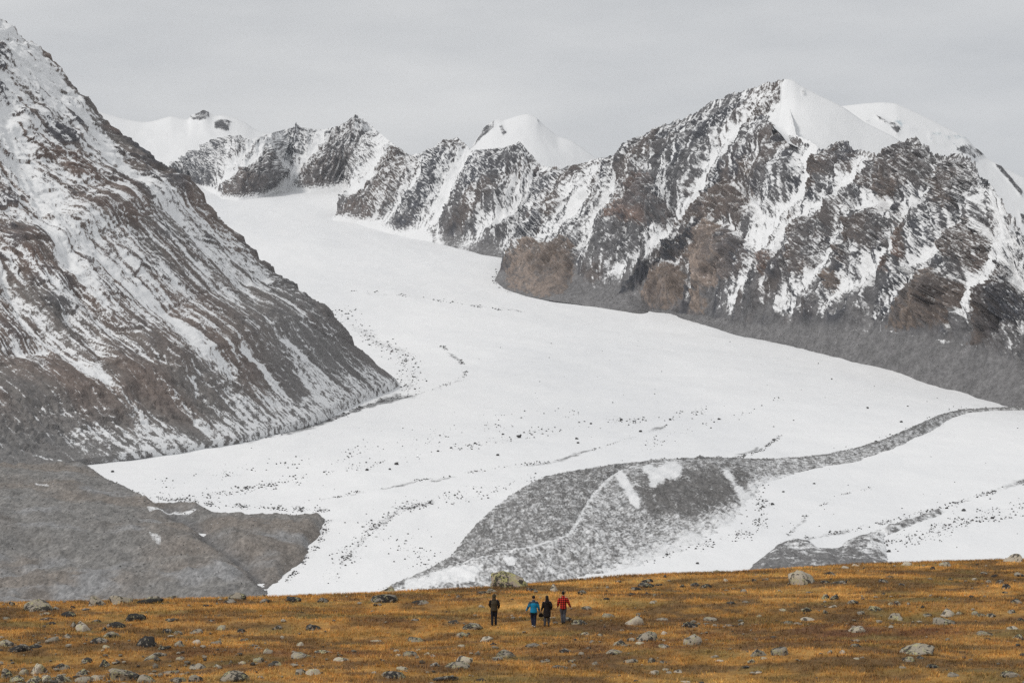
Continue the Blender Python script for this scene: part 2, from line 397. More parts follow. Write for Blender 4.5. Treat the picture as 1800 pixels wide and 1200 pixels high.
BUT = [  # bare rock buttresses: outline, colour a (left, painted lit), colour b (right, often painted shaded), snow loss
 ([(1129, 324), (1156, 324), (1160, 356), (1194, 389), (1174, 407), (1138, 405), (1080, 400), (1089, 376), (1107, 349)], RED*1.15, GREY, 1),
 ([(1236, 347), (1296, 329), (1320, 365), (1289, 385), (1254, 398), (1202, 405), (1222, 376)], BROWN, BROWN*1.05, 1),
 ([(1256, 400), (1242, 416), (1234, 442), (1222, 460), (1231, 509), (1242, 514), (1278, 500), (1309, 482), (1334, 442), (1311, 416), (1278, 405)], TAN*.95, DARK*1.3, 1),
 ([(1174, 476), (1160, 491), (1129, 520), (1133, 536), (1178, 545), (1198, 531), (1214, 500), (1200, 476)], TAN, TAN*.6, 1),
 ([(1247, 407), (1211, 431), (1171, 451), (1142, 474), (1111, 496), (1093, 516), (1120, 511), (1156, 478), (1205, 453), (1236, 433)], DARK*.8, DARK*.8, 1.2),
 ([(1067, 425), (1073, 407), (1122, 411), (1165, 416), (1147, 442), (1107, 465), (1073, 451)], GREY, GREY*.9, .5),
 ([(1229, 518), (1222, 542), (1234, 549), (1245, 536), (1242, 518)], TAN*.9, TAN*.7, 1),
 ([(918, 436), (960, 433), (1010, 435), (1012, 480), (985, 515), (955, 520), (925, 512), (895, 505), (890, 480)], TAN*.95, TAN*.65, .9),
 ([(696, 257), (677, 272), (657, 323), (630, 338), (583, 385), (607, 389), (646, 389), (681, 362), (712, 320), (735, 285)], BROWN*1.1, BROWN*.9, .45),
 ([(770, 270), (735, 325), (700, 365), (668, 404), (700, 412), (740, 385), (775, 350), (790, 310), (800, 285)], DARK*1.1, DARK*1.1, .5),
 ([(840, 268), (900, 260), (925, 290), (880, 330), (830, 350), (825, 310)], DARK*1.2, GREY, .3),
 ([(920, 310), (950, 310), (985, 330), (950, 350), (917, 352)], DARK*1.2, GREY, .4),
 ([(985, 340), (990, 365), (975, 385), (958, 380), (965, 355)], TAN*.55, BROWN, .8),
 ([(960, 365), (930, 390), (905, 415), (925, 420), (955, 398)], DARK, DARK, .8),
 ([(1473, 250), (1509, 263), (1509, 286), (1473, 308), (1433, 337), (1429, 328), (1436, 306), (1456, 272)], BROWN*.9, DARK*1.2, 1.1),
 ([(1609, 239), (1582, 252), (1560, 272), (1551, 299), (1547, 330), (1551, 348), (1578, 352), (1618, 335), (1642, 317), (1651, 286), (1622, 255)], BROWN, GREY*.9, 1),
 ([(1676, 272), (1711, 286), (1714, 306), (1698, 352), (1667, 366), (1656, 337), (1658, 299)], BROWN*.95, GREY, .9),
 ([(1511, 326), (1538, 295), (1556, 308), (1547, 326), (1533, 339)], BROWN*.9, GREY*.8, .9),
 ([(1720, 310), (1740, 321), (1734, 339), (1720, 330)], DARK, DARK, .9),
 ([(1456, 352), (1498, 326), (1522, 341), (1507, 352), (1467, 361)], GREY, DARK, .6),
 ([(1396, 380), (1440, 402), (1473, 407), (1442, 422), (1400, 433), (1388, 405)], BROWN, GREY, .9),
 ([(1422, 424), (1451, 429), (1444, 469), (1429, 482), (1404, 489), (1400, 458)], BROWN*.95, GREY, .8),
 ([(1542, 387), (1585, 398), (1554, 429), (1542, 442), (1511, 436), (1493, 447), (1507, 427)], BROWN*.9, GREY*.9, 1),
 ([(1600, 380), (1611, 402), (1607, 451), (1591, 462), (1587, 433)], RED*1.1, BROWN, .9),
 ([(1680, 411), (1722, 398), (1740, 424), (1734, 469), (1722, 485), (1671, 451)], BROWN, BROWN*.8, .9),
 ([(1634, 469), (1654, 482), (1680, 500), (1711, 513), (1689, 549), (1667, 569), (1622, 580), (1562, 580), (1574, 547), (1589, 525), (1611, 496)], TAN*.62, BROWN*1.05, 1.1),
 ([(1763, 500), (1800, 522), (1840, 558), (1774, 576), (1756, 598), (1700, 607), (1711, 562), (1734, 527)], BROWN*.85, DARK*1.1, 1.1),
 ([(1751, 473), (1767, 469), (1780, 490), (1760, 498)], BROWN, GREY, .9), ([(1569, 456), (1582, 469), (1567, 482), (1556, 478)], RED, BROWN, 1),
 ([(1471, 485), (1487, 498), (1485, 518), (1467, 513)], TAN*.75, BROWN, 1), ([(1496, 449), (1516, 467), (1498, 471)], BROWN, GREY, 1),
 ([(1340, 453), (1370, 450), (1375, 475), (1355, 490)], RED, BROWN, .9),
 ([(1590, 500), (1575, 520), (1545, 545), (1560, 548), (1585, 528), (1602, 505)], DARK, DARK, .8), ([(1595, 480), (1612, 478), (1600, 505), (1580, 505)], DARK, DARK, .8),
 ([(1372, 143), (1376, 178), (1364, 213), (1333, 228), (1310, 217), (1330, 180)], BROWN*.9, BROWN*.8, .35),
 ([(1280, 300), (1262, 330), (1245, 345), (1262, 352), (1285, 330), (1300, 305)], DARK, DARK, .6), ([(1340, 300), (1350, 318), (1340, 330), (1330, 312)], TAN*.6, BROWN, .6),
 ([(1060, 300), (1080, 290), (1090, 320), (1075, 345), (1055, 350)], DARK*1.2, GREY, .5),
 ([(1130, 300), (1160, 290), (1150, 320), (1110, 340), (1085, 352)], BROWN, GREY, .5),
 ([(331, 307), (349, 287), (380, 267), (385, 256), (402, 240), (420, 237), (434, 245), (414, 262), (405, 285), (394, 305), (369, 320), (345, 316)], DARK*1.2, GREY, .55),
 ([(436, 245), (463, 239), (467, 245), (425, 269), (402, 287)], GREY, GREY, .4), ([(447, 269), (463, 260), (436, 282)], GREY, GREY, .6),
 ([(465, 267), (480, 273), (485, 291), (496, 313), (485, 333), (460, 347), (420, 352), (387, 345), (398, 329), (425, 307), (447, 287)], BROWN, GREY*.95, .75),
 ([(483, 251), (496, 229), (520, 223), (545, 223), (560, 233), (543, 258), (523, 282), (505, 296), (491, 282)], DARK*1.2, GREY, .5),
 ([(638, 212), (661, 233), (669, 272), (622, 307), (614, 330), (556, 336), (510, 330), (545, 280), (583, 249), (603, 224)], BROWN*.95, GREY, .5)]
def poly_interp(pts, s):
    pts = np.asarray(pts, float); k = np.linspace(0, 1, len(pts))
    return np.stack([np.interp(s, k, pts[:, i]) for i in range(pts.shape[1])], -1)
def build_range(pairs, nu, nr, name, mat, jag=9.0):
    cr_, ft_, bs_ = [], [], []
    for c, f, b, Lh in pairs:
        db = float(Dv(b[1])); dc = db+Lh
        bs_.append(px(b[0], b[1]+2.5, db-20)); cr_.append(px(c[0], c[1], dc))
        if f is None: f = (lerp(b[0], c[0], .10), lerp(b[1], c[1], .10)); df = db+Lh*.13
        else: df = db+Lh*.20
        ft_.append(px(f[0], f[1], df))
    # spread the columns by photo length of crest plus base
    c = np.array([p[0] for p in pairs], float); b = np.array([p[2] for p in pairs], float)
    ln = np.hypot(*np.diff(c, axis=0).T)+np.hypot(*np.diff(b, axis=0).T)
    k = np.concatenate([[0], np.cumsum(ln)]); k /= k[-1]
    s = np.linspace(0, 1, nu)
    I = lambda A: np.stack([np.interp(s, k, np.array(A)[:, i]) for i in range(3)], -1)
    C, Ft, B = I(cr_), I(ft_), I(bs_)
    tb = np.linspace(-1, 0, 14)[:-1]                       # back side
    nf = int(nr*.84); nb = nr-nf
    rows = []
    for t in tb: rows.append(C+(-t)*np.array([120, 900, -560])*np.linspace(.6, 1, nu)[:, None])
    for t in np.linspace(0, 1, nf, endpoint=False): rows.append(lerp(C, Ft, t))
    for t in np.linspace(0, 1, nb): rows.append(lerp(Ft, B, t))
    P = np.stack(rows, 1)
    tt = np.concatenate([tb, np.linspace(0, .88, nf, endpoint=False), np.linspace(.88, 1, nb)])
    TT = np.broadcast_to(tt, P.shape[:2])
    nrm = smooth_grid(normals(P), 12); nrm /= np.linalg.norm(nrm, axis=-1, keepdims=True)
    U, V = to_px(P); dep = P[..., 1]
    X, Y, Z = P[..., 0], P[..., 1], P[..., 2]
    w1 = fbm(X/120, Y/120, Z/120, 4); w2 = fbm(X/120+40, Y/120, Z/120, 4)
    Uw, Vw = U+9*w1, V+9*w2
    w3 = fbm(X/22, Y/22, Z/22, 3)
    dg = np.full(U.shape, 60., np.float32); gs = np.zeros(U.shape, np.float32)
    for pts, hw, st in GUL:
        us = [p[0] for p in pts]; vs = [p[1] for p in pts]
        m = (U > min(us)-75) & (U < max(us)+75) & (V > min(vs)-75) & (V < max(vs)+75)
        if not m.any(): continue
        d, al = seg_dist(Uw[m], Vw[m], pts)
        wd = hw*(0.5+0.5*al)
        dg[m] = np.minimum(dg[m], np.maximum(d-wd*.5, 0))
        gs[m] = np.maximum(gs[m], st*np.exp(-(d/wd)**2))
    ps = poly_in(U+7*w1+9*w3, V+7*w2+5*w3, [(1376, 110), (1381, 160), (1368, 198), (1362, 224), (1385, 236), (1410, 246), (1440, 262), (1440, 120)])
    gs = np.maximum(gs, 1.6*sstep(0, 3, ps))
    n_col = np.linspace(0, 1, P.shape[0])[:, None]*(np.linalg.norm(np.diff(P[:, P.shape[1]//2], axis=0), axis=1).sum())+0*TT
    n_row = TT*900
    rib = ridged(n_col/85+.5*w1, n_row/700, 2.2+0*TT, 4); stk = fbm(n_col/13+.8*w1, n_row/150, 7.2+0*TT, 5); stk2 = fbm(n_col/45+.8*w1, n_row/420, 5.2+0*TT, 4)
    col = np.zeros(P.shape, np.float32)
    n_lo = fbm(X/340+9, Y/340, Z/340, 4)
    col[:] = GREY
    col = cmix(col, BROWN, sstep(-.1, .5, n_lo)*.75)
    col = cmix(col, DARK, sstep(-.05, .45, fbm(X/110+4, Y/110, Z/110, 4)+.3*stk2)*.85)
    fleck = fbm(n_col/24+n_row/50, n_row/16-n_col/60, 3.7+0*TT, 4)
    but = np.zeros(U.shape, np.float32); sl_ = np.zeros(U.shape, np.float32)
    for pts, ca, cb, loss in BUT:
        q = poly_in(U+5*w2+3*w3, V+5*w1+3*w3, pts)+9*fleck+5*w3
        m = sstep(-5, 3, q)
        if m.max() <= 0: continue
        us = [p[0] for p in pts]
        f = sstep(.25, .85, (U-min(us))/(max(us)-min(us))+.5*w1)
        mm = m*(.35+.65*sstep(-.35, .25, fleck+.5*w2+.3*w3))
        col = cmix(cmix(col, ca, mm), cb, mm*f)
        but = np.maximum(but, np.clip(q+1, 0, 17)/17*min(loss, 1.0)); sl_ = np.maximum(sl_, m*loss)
    sc = dep/F                                              # metres per photo pixel
    near0 = sstep(0, .10, TT)*sstep(1.0, .90, TT)
    rel = (np.minimum(dg, 42)*.85*sstep(.93, .55, TT)+but*9)*sc*sstep(-.04, .24, TT)
    a1 = 30*(ridged(X/260, Y/260, Z/420, 4)-.45)*sstep(.97, .75, TT)+34*(rib-.4)*(1-.6*np.clip(gs, 0, 1))*sstep(.92, .75, TT)
    a2 = 15*(ridged(X/85+7, Y/85, Z/120, 4)-.45)+6*fbm(X/45, Y/45, Z/45, 3)
    # steep strata dipping to the left
    q = (X*.55+Z*.83+.25*Y)
    wx, wy = n_col+14*w1+5*w3, n_row+14*w2+5*w3
    bl1, bl2, bl3 = blocks(wx/75, wy/95+wx/160, 1), blocks(wx/27, wy/34+wx/60, 2), blocks(wx/10, wy/13+wx/25, 3)
    a3 = 20*bl1+9*bl2+3.6*bl3+4*(ridged(X/60, q/21, Y/50, 4)-.4)+3*fbm(X/14, Y/14, Z/14, 3)
    q3 = X*.80-Z*.45+.2*Y
    a3 = a3+3.5*(ridged(q3/26, Z/75+q3/90, Y/40, 4)-.4)
    smoothk = np.clip(gs, 0, 1)**1.5
    inb = np.clip(sl_, 0, 1)
    fine = (a2+a3)*(1-.88*smoothk)*(.45+.55*inb)*sstep(.88, .76, TT)+.5*fbm(X/40, Y/40, Z/40, 2)*sstep(.80, .90, TT)
    disp = rel*near0*.8+(a1*.9+fine)*near0+np.where(TT <= .10, fine*(.35 if name == 'right' else .18), 0)*sstep(.1, 0, TT)
    P2 = P+nrm*disp[..., None]
    cj = sstep(.06, 0, np.abs(TT))
    P2[..., 2] += cj*(jag*(ridged(X/38, Y/38, .5+0*X, 4)-.45)+jag*.5*fbm(X/11, Y/11, 2.5+0*X, 2))
    n2 = normals(P2)
    nzv = n2[..., 2]; nzs = smooth_grid(nzv[..., None], 3)[..., 0]
    hgt = np.interp(TT, [-.2, .05, .45, .65, .78, .88, .95], [.62, .62, .59, .54, .45, .24, .04])   # snow cover thins downwards
    hgt = np.where(dep > 7800, np.maximum(hgt, .40), hgt)
    s_out = hgt-.07-.19*sstep(4, 30, dg)+(.52*stk+.34*stk2)*sstep(.95, .80, TT)+.36*fleck*sstep(.97, .85, TT)+.42*(nzv-nzs)+.3*(nzs-.6)
    s_in = hgt-.22+.30*fleck+.12*stk+.5*(nzv-nzs)+.35*(nzs-.55)
    snow = lerp(s_out, s_in-.30*np.maximum(sl_-.55, 0), inb)+.44*gs*(.45+.55*sstep(.95, .55, TT))*np.where(gs > 1.1, 1.5, 1)
    crk = ridged(q3/11, Z/70, Y/30+5, 4); upk = sstep(.92, .82, TT); col = col*(1+(.30*bl2+.25*bl3)*upk)[..., None]*(1.18-(.55*sstep(.55, .95, crk))*upk)[..., None]*(1+.22*w3)[..., None]
    gentle = sstep(.45, .65, nzs)*sstep(.58, .84, TT)*(1-np.clip(sl_, 0, 1))
    SCR = SCREE*(1.08+.25*w3+.18*w1)[..., None]
    col = cmix(col, SCR, np.maximum(gentle, sstep(-.03, .03, TT-np.interp(U, [880, 1230, 1400], [.955, .925, .86]))*(1-np.clip(sl_, 0, 1))))
    return P2, snow, col, dict(U=U, V=V, X=X, Y=Y, Z=Z, TT=TT, dep=dep, gs=gs)
kfar = 26
P2, snow, col, q = build_range(PAIRS[:kfar], 520, 230, 'far', M_far, 3)
far = q['U'] < 690
snow = snow+np.where(far, .10, .02)
snow = snow+.45*sstep(.86, .97, q['TT'])*(q['U'] < 760)
link('ridge_far', mesh_from_grid('ridge_far', P2, {'snow': snow}, {'tint': col}), M_far, kind='structure')
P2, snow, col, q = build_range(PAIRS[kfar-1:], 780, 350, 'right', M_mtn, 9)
U, V, X, Y, TT = q['U'], q['V'], q['X'], q['Y'], q['TT']
# bare lateral moraine between the cliffs and the ice, with a few snow streaks
mor = sstep(.885, .90, TT)*sstep(1090, 1180, U)
snow = snow-.5*mor
for pts, hw, st in (([(1470, 579), (1560, 583), (1640, 598), (1720, 610)], 2.5, .38), ([(1660, 605), (1640, 625), (1612, 640)], 4, .7), ([(1250, 572), (1300, 575), (1320, 588)], 7, .55), ([(1690, 612), (1740, 630)], 3, .4)):
    d, _ = seg_dist(U+3*fbm(X/30, Y/30, 0*X, 3), V+2*fbm(X/30, Y/30, 4+0*X, 3), pts); snow = snow+st*np.exp(-(d/hw)**2)
APRON = (P2.copy(), np.where(U > 1050, TT, 0))
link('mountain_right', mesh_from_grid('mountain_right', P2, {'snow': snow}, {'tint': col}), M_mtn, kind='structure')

# ------------------------------------------------------------------ snow slopes and snow peaks behind
def snow_peak(name, top, depth, drop, back, nu, nv, rocks, mat=M_far, amp=6, blue=()):
    """smooth snow mountain: skyline in photo pixels at a depth, falling towards the viewer by 'drop' px and behind"""
    top = np.array(top, float); s = np.linspace(0, 1, nu)
    k = np.concatenate([[0], np.cumsum(np.hypot(*np.diff(top, axis=0).T))]); k /= k[-1]
    u = np.interp(s, k, top[:, 0]); v = np.interp(s, k, top[:, 1])
    for _ in range(3):
        v[1:-1] = (v[:-2]+2*v[1:-1]+v[2:])/4
    C = px(u, v, depth+0*u)
    vs_ = v.copy()
    for _ in range(nu*3): vs_[1:-1] = (vs_[:-2]+2*vs_[1:-1]+vs_[2:])/4
    dr = (drop(u) if callable(drop) else drop)+0*u; bk = back*dr/dr.max()
    B = px(u+(u-u.mean())*.08, vs_+dr, depth-bk); Cs = px(u, vs_, depth+0*u)
    tb = np.linspace(-1, 0, 12)[:-1]; tf = np.linspace(0, 1, nv)
    rows = [C+(-t)*np.array([0, back*1.2, -back*.7]) for t in tb]+[lerp(lerp(C, Cs, sstep(0, .22, np.array(t))), B, t)+np.array([0, 0, -1])*(0.06*back*math.sin(math.pi*t)) for t in tf]
    P = np.stack(rows, 1); TT = np.broadcast_to(np.concatenate([tb, tf]), P.shape[:2])
    X, Y, Z = P[..., 0], P[..., 1], P[..., 2]; U, V = to_px(P)
    kk = sstep(0, .12, TT)
    w1 = fbm(X/150, Y/150, Z/150, 4)
    P[..., 2] += kk*(amp*4*fbm(X/700, Y/700, 1+0*X, 4)+amp*1.6*fbm(X/160, Y/160, 2+0*X, 4))
    snow = 1.2+0*U; col = np.zeros(P.shape, np.float32); col[:] = GREY*.9
    for pts in rocks:
        m = sstep(-2, 2, poly_in(U+5*w1, V+5*fbm(X/150+9, Y/150, Z/150, 4), pts))
        rg = fbm(X/55, Y/55, Z/55, 4)
        snow = snow-m*(.82+.5*rg)
        P[..., 1] -= m*18*(ridged(X/80, Y/80, Z/60, 4)); P[..., 2] += m*5*rg
    for pts in blue:                                        # blue-white serac ice
        q_ = poly_in(U+3*w1, V, pts); m = sstep(-2, 2, q_)
        col = cmix(col, np.array([.52, .60, .64]), m); snow = snow-m*(.55+.6*fbm(X/40, Y/40, Z/30, 3))
        P[..., 1] -= m*10*ridged(X/60, Y/60, Z/25, 3)
    return link(name, mesh_from_grid(name, P, {'snow': snow}, {'tint': col}), mat, kind='structure')
snow_peak('snow_plateau_far', [(60, 150), (120, 178), (190, 201), (222, 210), (252, 215), (270, 213), (300, 204), (330, 211), (338, 201), (350, 199), (358, 193), (368, 198), (378, 204), (392, 202), (415, 208), (432, 216), (446, 226), (462, 233), (500, 240), (560, 262), (620, 300)],
    13600, 150, 1500, 200, 60, [[(334, 202), (345, 198), (357, 192), (368, 197), (370, 207), (350, 212), (334, 209)], [(378, 210), (392, 208), (412, 212), (400, 232), (376, 226)], [(330, 282), (345, 272), (358, 273), (350, 280)], [(296, 288), (312, 284), (300, 292)]])
snow_peak('snow_peak_far', [(740, 330), (790, 300), (826, 264), (838, 244), (850, 226), (864, 214), (873, 209), (885, 212), (896, 208), (912, 203), (928, 200), (942, 205), (953, 217), (966, 228), (980, 240), (992, 243), (1006, 248), (1024, 260), (1045, 276), (1090, 300), (1150, 340)],
    14000, 150, 1300, 190, 60, [[(826, 264), (850, 226), (872, 208), (868, 224), (850, 242), (836, 258)], [(874, 221), (882, 219), (892, 238), (884, 243)], [(940, 205), (950, 215), (944, 216)]])
snow_peak('snow_dome_far', [(1060, 290), (1080, 272), (1095, 262), (1108, 254), (1130, 262), (1170, 290)], 14600, 60, 900, 80, 40, [[(1072, 282), (1090, 268), (1098, 268), (1085, 280)]])
snow_peak('snow_slope_right', [(1361, 228), (1364, 214), (1362, 206), (1369, 196), (1368, 188), (1375, 176), (1373, 166), (1377, 156), (1374, 147), (1380, 138), (1395, 141), (1410, 152), (1440, 168), (1470, 182), (1485, 190), (1520, 215), (1570, 240), (1640, 285), (1700, 330), (1760, 390), (1850, 470)],
    6390, lambda u: np.interp(u, [1360, 1378, 1400, 1460], [14, 60, 92, 115]), 540, 240, 50, [[(1407, 158), (1414, 157), (1412, 162)]], M_mtn, 4)
snow_peak('snow_dome_right', [(1400, 215), (1450, 192), (1485, 186), (1520, 182), (1550, 180), (1575, 182), (1600, 193), (1640, 212), (1680, 233), (1700, 243), (1715, 262), (1735, 278), (1765, 295), (1800, 312), (1860, 350), (1960, 420)],
    8000, 260, 1500, 230, 100, [[(1532, 196), (1552, 208), (1575, 218), (1588, 228), (1578, 238), (1562, 225), (1545, 213)], [(1676, 258), (1708, 255), (1732, 275), (1715, 282), (1688, 270)], [(1745, 288), (1760, 292), (1800, 342), (1795, 348), (1765, 312)], [(1508, 205), (1528, 216), (1524, 219)], [(1790, 372), (1800, 378), (1805, 400), (1795, 395)]],
    M_mtn, 4, [[(1560, 205), (1580, 205), (1612, 228), (1595, 232)], [(1632, 232), (1655, 230), (1700, 240), (1698, 254), (1660, 257), (1635, 248)]])
print('range', time.time()-T0)

# ------------------------------------------------------------------ left mountain: a steep spur, its gullies run down to the right
def curve3(pts, n):
    A = np.array([px(*p) for p in pts]); u = np.array(pts, float)
    k = np.concatenate([[0], np.cumsum(np.hypot(*np.diff(u[:, :2], axis=0).T))]); k /= k[-1]
    s = np.linspace(0, 1, n)
    return np.stack([np.interp(s, k, A[:, i]) for i in range(3)], -1)
na, nb = 600, 470
sil = curve3([(-380, -330, 3620), (-150, -110, 3590), (0, 27, 3570), (12, 35, 3570), (28, 42, 3570), (34, 58, 3572), (50, 72, 3575), (68, 84, 3580), (88, 105, 3585), (110, 128, 3590), (135, 158, 3595), (158, 172, 3600), (166, 188, 3602), (180, 205, 3605), (215, 236, 3610), (262, 270, 3620), (300, 296, 3630), (330, 307, 3640), (345, 320, 3645), (362, 352, 3650), (400, 392, 3660), (440, 432, 3680), (490, 482, 3700), (540, 512, 3710), (575, 538, 3720), (595, 566, 3725), (630, 606, 3740), (665, 640, 3760), (695, 663, 3790), (704, 676, 3830)], na)
bot = curve3([(-620, 520, 2700), (-420, 700, 2450), (-220, 880, 2120)], na)
top = curve3([(-380, -330, 3620), (-520, 80, 3180), (-620, 520, 2700)], nb)
bp = [(704, 676), (690, 684), (640, 703), (600, 722), (560, 742), (500, 762), (430, 779), (300, 797), (150, 815), (0, 842), (-220, 880)]
base = curve3([(u, v+2, float(Dv(v))-15 if u > -100 else 2120) for u, v in bp], nb)
a = np.linspace(0, 1, na)[:, None, None]; b = np.linspace(0, 1, nb)[None, :, None]**1.25
bi = (np.linspace(0, 1, nb)**1.25)
base = np.stack([np.interp(bi, np.linspace(0, 1, nb), base[:, i]) for i in range(3)], -1); top = np.stack([np.interp(bi, np.linspace(0, 1, nb), top[:, i]) for i in range(3)], -1)
P = (1-b)*sil[:, None]+b*bot[:, None]+(1-a)*top[None]+a*base[None]-((1-a)*(1-b)*sil[0]+a*(1-b)*sil[-1]+(1-a)*b*bot[0]+a*b*bot[-1])
A_ = np.broadcast_to(a[..., 0], P.shape[:2]); B_ = np.broadcast_to(b[..., 0], P.shape[:2])
nrm = smooth_grid(normals(P), 10); nrm /= np.linalg.norm(nrm, axis=-1, keepdims=True)
U, V = to_px(P); X, Y, Z = P[..., 0], P[..., 1], P[..., 2]
al = A_*1500; bl = B_*1150                                   # metres down and across the slope
wz = fbm(al/160, bl/160, 0*al, 4)
LG = [([(0, 39), (23, 62), (58, 90), (82, 118), (109, 150), (128, 180), (150, 215), (195, 280)], 15, 1.5), ([(0, 62), (30, 95), (70, 140), (110, 185)], 17, 1.5),
 ([(0, 202), (23, 272), (58, 330), (97, 370), (136, 420), (156, 440)], 17, .8), ([(156, 440), (202, 485), (241, 524), (296, 563), (350, 610), (408, 657)], 13, .75),
 ([(0, 250), (40, 330), (85, 400), (120, 470)], 15, .55), ([(424, 618), (459, 649), (485, 678), (494, 689)], 7, 1.2), ([(498, 598), (525, 622), (575, 660)], 4, .9),
 ([(447, 497), (498, 528), (537, 552)], 4, .9), ([(117, 563), (140, 590), (167, 614), (175, 635)], 14, .55), ([(0, 489), (39, 567), (78, 602), (117, 633), (156, 657), (190, 670)], 6, .7),
 ([(128, 517), (175, 567), (233, 618), (284, 641)], 9, .6), ([(338, 660), (344, 680), (343, 700)], 4, .8), ([(23, 624), (50, 622), (82, 620)], 5, .7), ([(395, 685), (400, 700)], 4, .6),
 ([(132, 765), (180, 757), (233, 756), (280, 775), (303, 790)], 13, .62), ([(70, 720), (110, 724), (180, 728)], 6, .4), ([(389, 752), (430, 756), (467, 760), (500, 752)], 11, .9), ([(240, 705), (262, 730), (285, 748)], 4, .6),
 ([(60, 800), (75, 803), (110, 808)], 3, .9), ([(545, 700), (580, 710), (620, 702)], 10, .9), ([(640, 650), (670, 665), (690, 672)], 7, .6), ([(560, 720), (600, 715)], 9, .7), ([(270, 300), (330, 370), (400, 440), (470, 500)], 7, .5),
 ([(195, 280), (260, 330), (330, 410), (400, 480), (450, 530)], 6, .5), ([(520, 655), (555, 690), (575, 705)], 6, .6)]
dg = np.full(U.shape, 40., np.float32); gs = np.zeros(U.shape, np.float32)
w1 = fbm(X/50, Y/50, Z/50, 4); w2 = fbm(X/50+30, Y/50, Z/50, 4)
for pts, hw, st in LG:
    d, _ = seg_dist(U+5*w1+4*fbm(bl/8, al/60, 3+0*al, 3), V+5*w2, pts)
    dg = np.minimum(dg, d); gs = np.maximum(gs, st*np.exp(-(d/hw)**2))
gul = ridged(bl/48+.22*wz, al/1100, 3.3+0*al, 4)               # ribs between gullies
crag = ridged(bl/42+.3*wz, al/95, 7.7+0*al, 5)
b1_, b2_, b3_ = blocks(bl/34+.5*wz, al/60+bl/80, 5), blocks(bl/13+.5*wz, al/22+bl/30, 6), blocks(bl/5.5, al/9+bl/14, 7)
fine = .4+.75*b1_+.65*b2_+.35*b3_+.25*fbm(bl/7, al/12, 2.2+0*al, 3)
edge = sstep(0, .05, B_)*sstep(1, .80, A_)
up = sstep(.97, .45, A_)
outc = sstep(.50, .80, .55*crag+.30*b1_+.25*wz+.30)*(.15+.85*up)*(1-.9*np.clip(gs, 0, 1))
disp = edge*(7*(gul-.4)*(.6+.4*up)+3.5*(crag-.4)*up+outc*3+4.2*(fine-.4)*(.20+.80*up)+np.minimum(dg, 30)*.35)
disp += (1-edge)*(7*(fine-.4)+3*(crag-.5))*sstep(1, .9, A_)
P2 = P+nrm*disp[..., None]
n2 = normals(P2); nzv = n2[..., 2]; nzs = smooth_grid(nzv[..., None], 6)[..., 0]
streak = fbm(bl/7.5+.16*wz, al/190, 5.5+0*al, 5); streak3 = fbm(bl/3.2+.1*wz, al/40, 8.5+0*al, 4)
streak2 = fbm(bl/26+.2*wz, al/420, 9.5+0*al, 4)
hv = sstep(820, 150, V)                                      # the slope is whiter higher up
hv = np.interp(V, [0, 250, 420, 560, 680, 780, 850], [.60, .57, .51, .43, .34, .22, .08])
snow = hv+.02+.50*streak+.22*streak2+.46*streak3+(nzv-nzs)*.8-outc*.34*up+gs*.42
snow -= (.42+.4*fbm(al/30, bl/12, 1.1+0*al, 3))*np.exp(-(B_/.028)**2)*sstep(.9, .6, A_)
snow += .25*sstep(120, 0, U)*sstep(500, 200, V)*.6-.20*sstep(.78, .9, A_)*(1-np.clip(gs, 0, 1))
snow += 0*.75*sstep(.90, .985, A_)*sstep(.66, .40, B_)*(.55+1.6*fbm(X/16, Y/16, Z/16, 4))  # snow lying round the foot
col = np.zeros(P.shape, np.float32); col[:] = np.array([.195, .180, .170])
col = cmix(col, np.array([.198, .162, .144]), sstep(-.25, .45, fbm(bl/150, al/320, 2.1+0*al, 3)+.3*sstep(300, 100, U)))
col = cmix(col, np.array([.215, .208, .203]), sstep(690, 790, V+20*wz))
col = cmix(col, np.array([.195, .190, .189]), sstep(380, 560, U)*.7)
col = cmix(col, cmix(np.broadcast_to(DARK*1.6, P.shape).astype(np.float32), RED*.95, sstep(-.2, .4, fbm(bl/110, al/140, 6.1+0*al, 3))), outc*.9)
col = col*(1+.22*streak+.15*streak2+.35*b2_*up)[..., None]
fing = fbm(bl/26, 0*al, 4.4+0*al, 4)
apr = sstep(0, .05, A_-(.925+.075*fing))*sstep(.66, .45, B_)
snow = lerp(snow, .56+.60*fbm(X/9, Y/9, Z/9, 4)+.25*streak, apr)
# back side of the spur
tb = np.linspace(-1, 0, 10)[:-1]
back = np.stack([P2[:, 0]+(-t)*np.array([60, 420, -420]) for t in tb], 1)
Pall = np.concatenate([back, P2], 1)
pad = lambda A: np.concatenate([np.repeat(A[:, :1], len(tb), 1), A], 1)
link('mountain_left', mesh_from_grid('mountain_left', Pall, {'snow': pad(snow)}, {'tint': pad(col)}), M_left, kind='structure')
print('left', time.time()-T0)

# ------------------------------------------------------------------ bare debris field left of the ice
nu, nv = 330, 260
y = 900*(3150/900)**np.linspace(0, 1, nv); u = np.linspace(-420, 640, nu)
Y = np.broadcast_to(y[None], (nu, nv)).copy(); X = (u[:, None]-CU)/F*Y
Zb = glacier_z(X, Y)
U, V = to_px(np.stack([X, Y, Zb], -1))
wv = fbm(X/60, Y/60, 0*X, 4)
DEB = [(-460, 700), (-100, 780), (40, 790), (150, 815), (185, 840), (250, 870), (272, 884), (300, 880), (345, 884), (372, 898), (430, 906), (500, 904), (560, 905), (573, 912), (566, 930), (548, 955), (530, 985), (500, 1010), (484, 1032), (470, 1120), (400, 1400), (-460, 1400)]
q = poly_in(U+5*wv+2*fbm(X/12, Y/12, 3+0*X, 3), V+3*wv+1.5*fbm(X/12, Y/12, 6+0*X, 3), DEB); q = np.where(q < -60, -60, q)
lift = np.where(q > 0, 3.5*(1-np.exp(-q/10.0)), q*1.0)
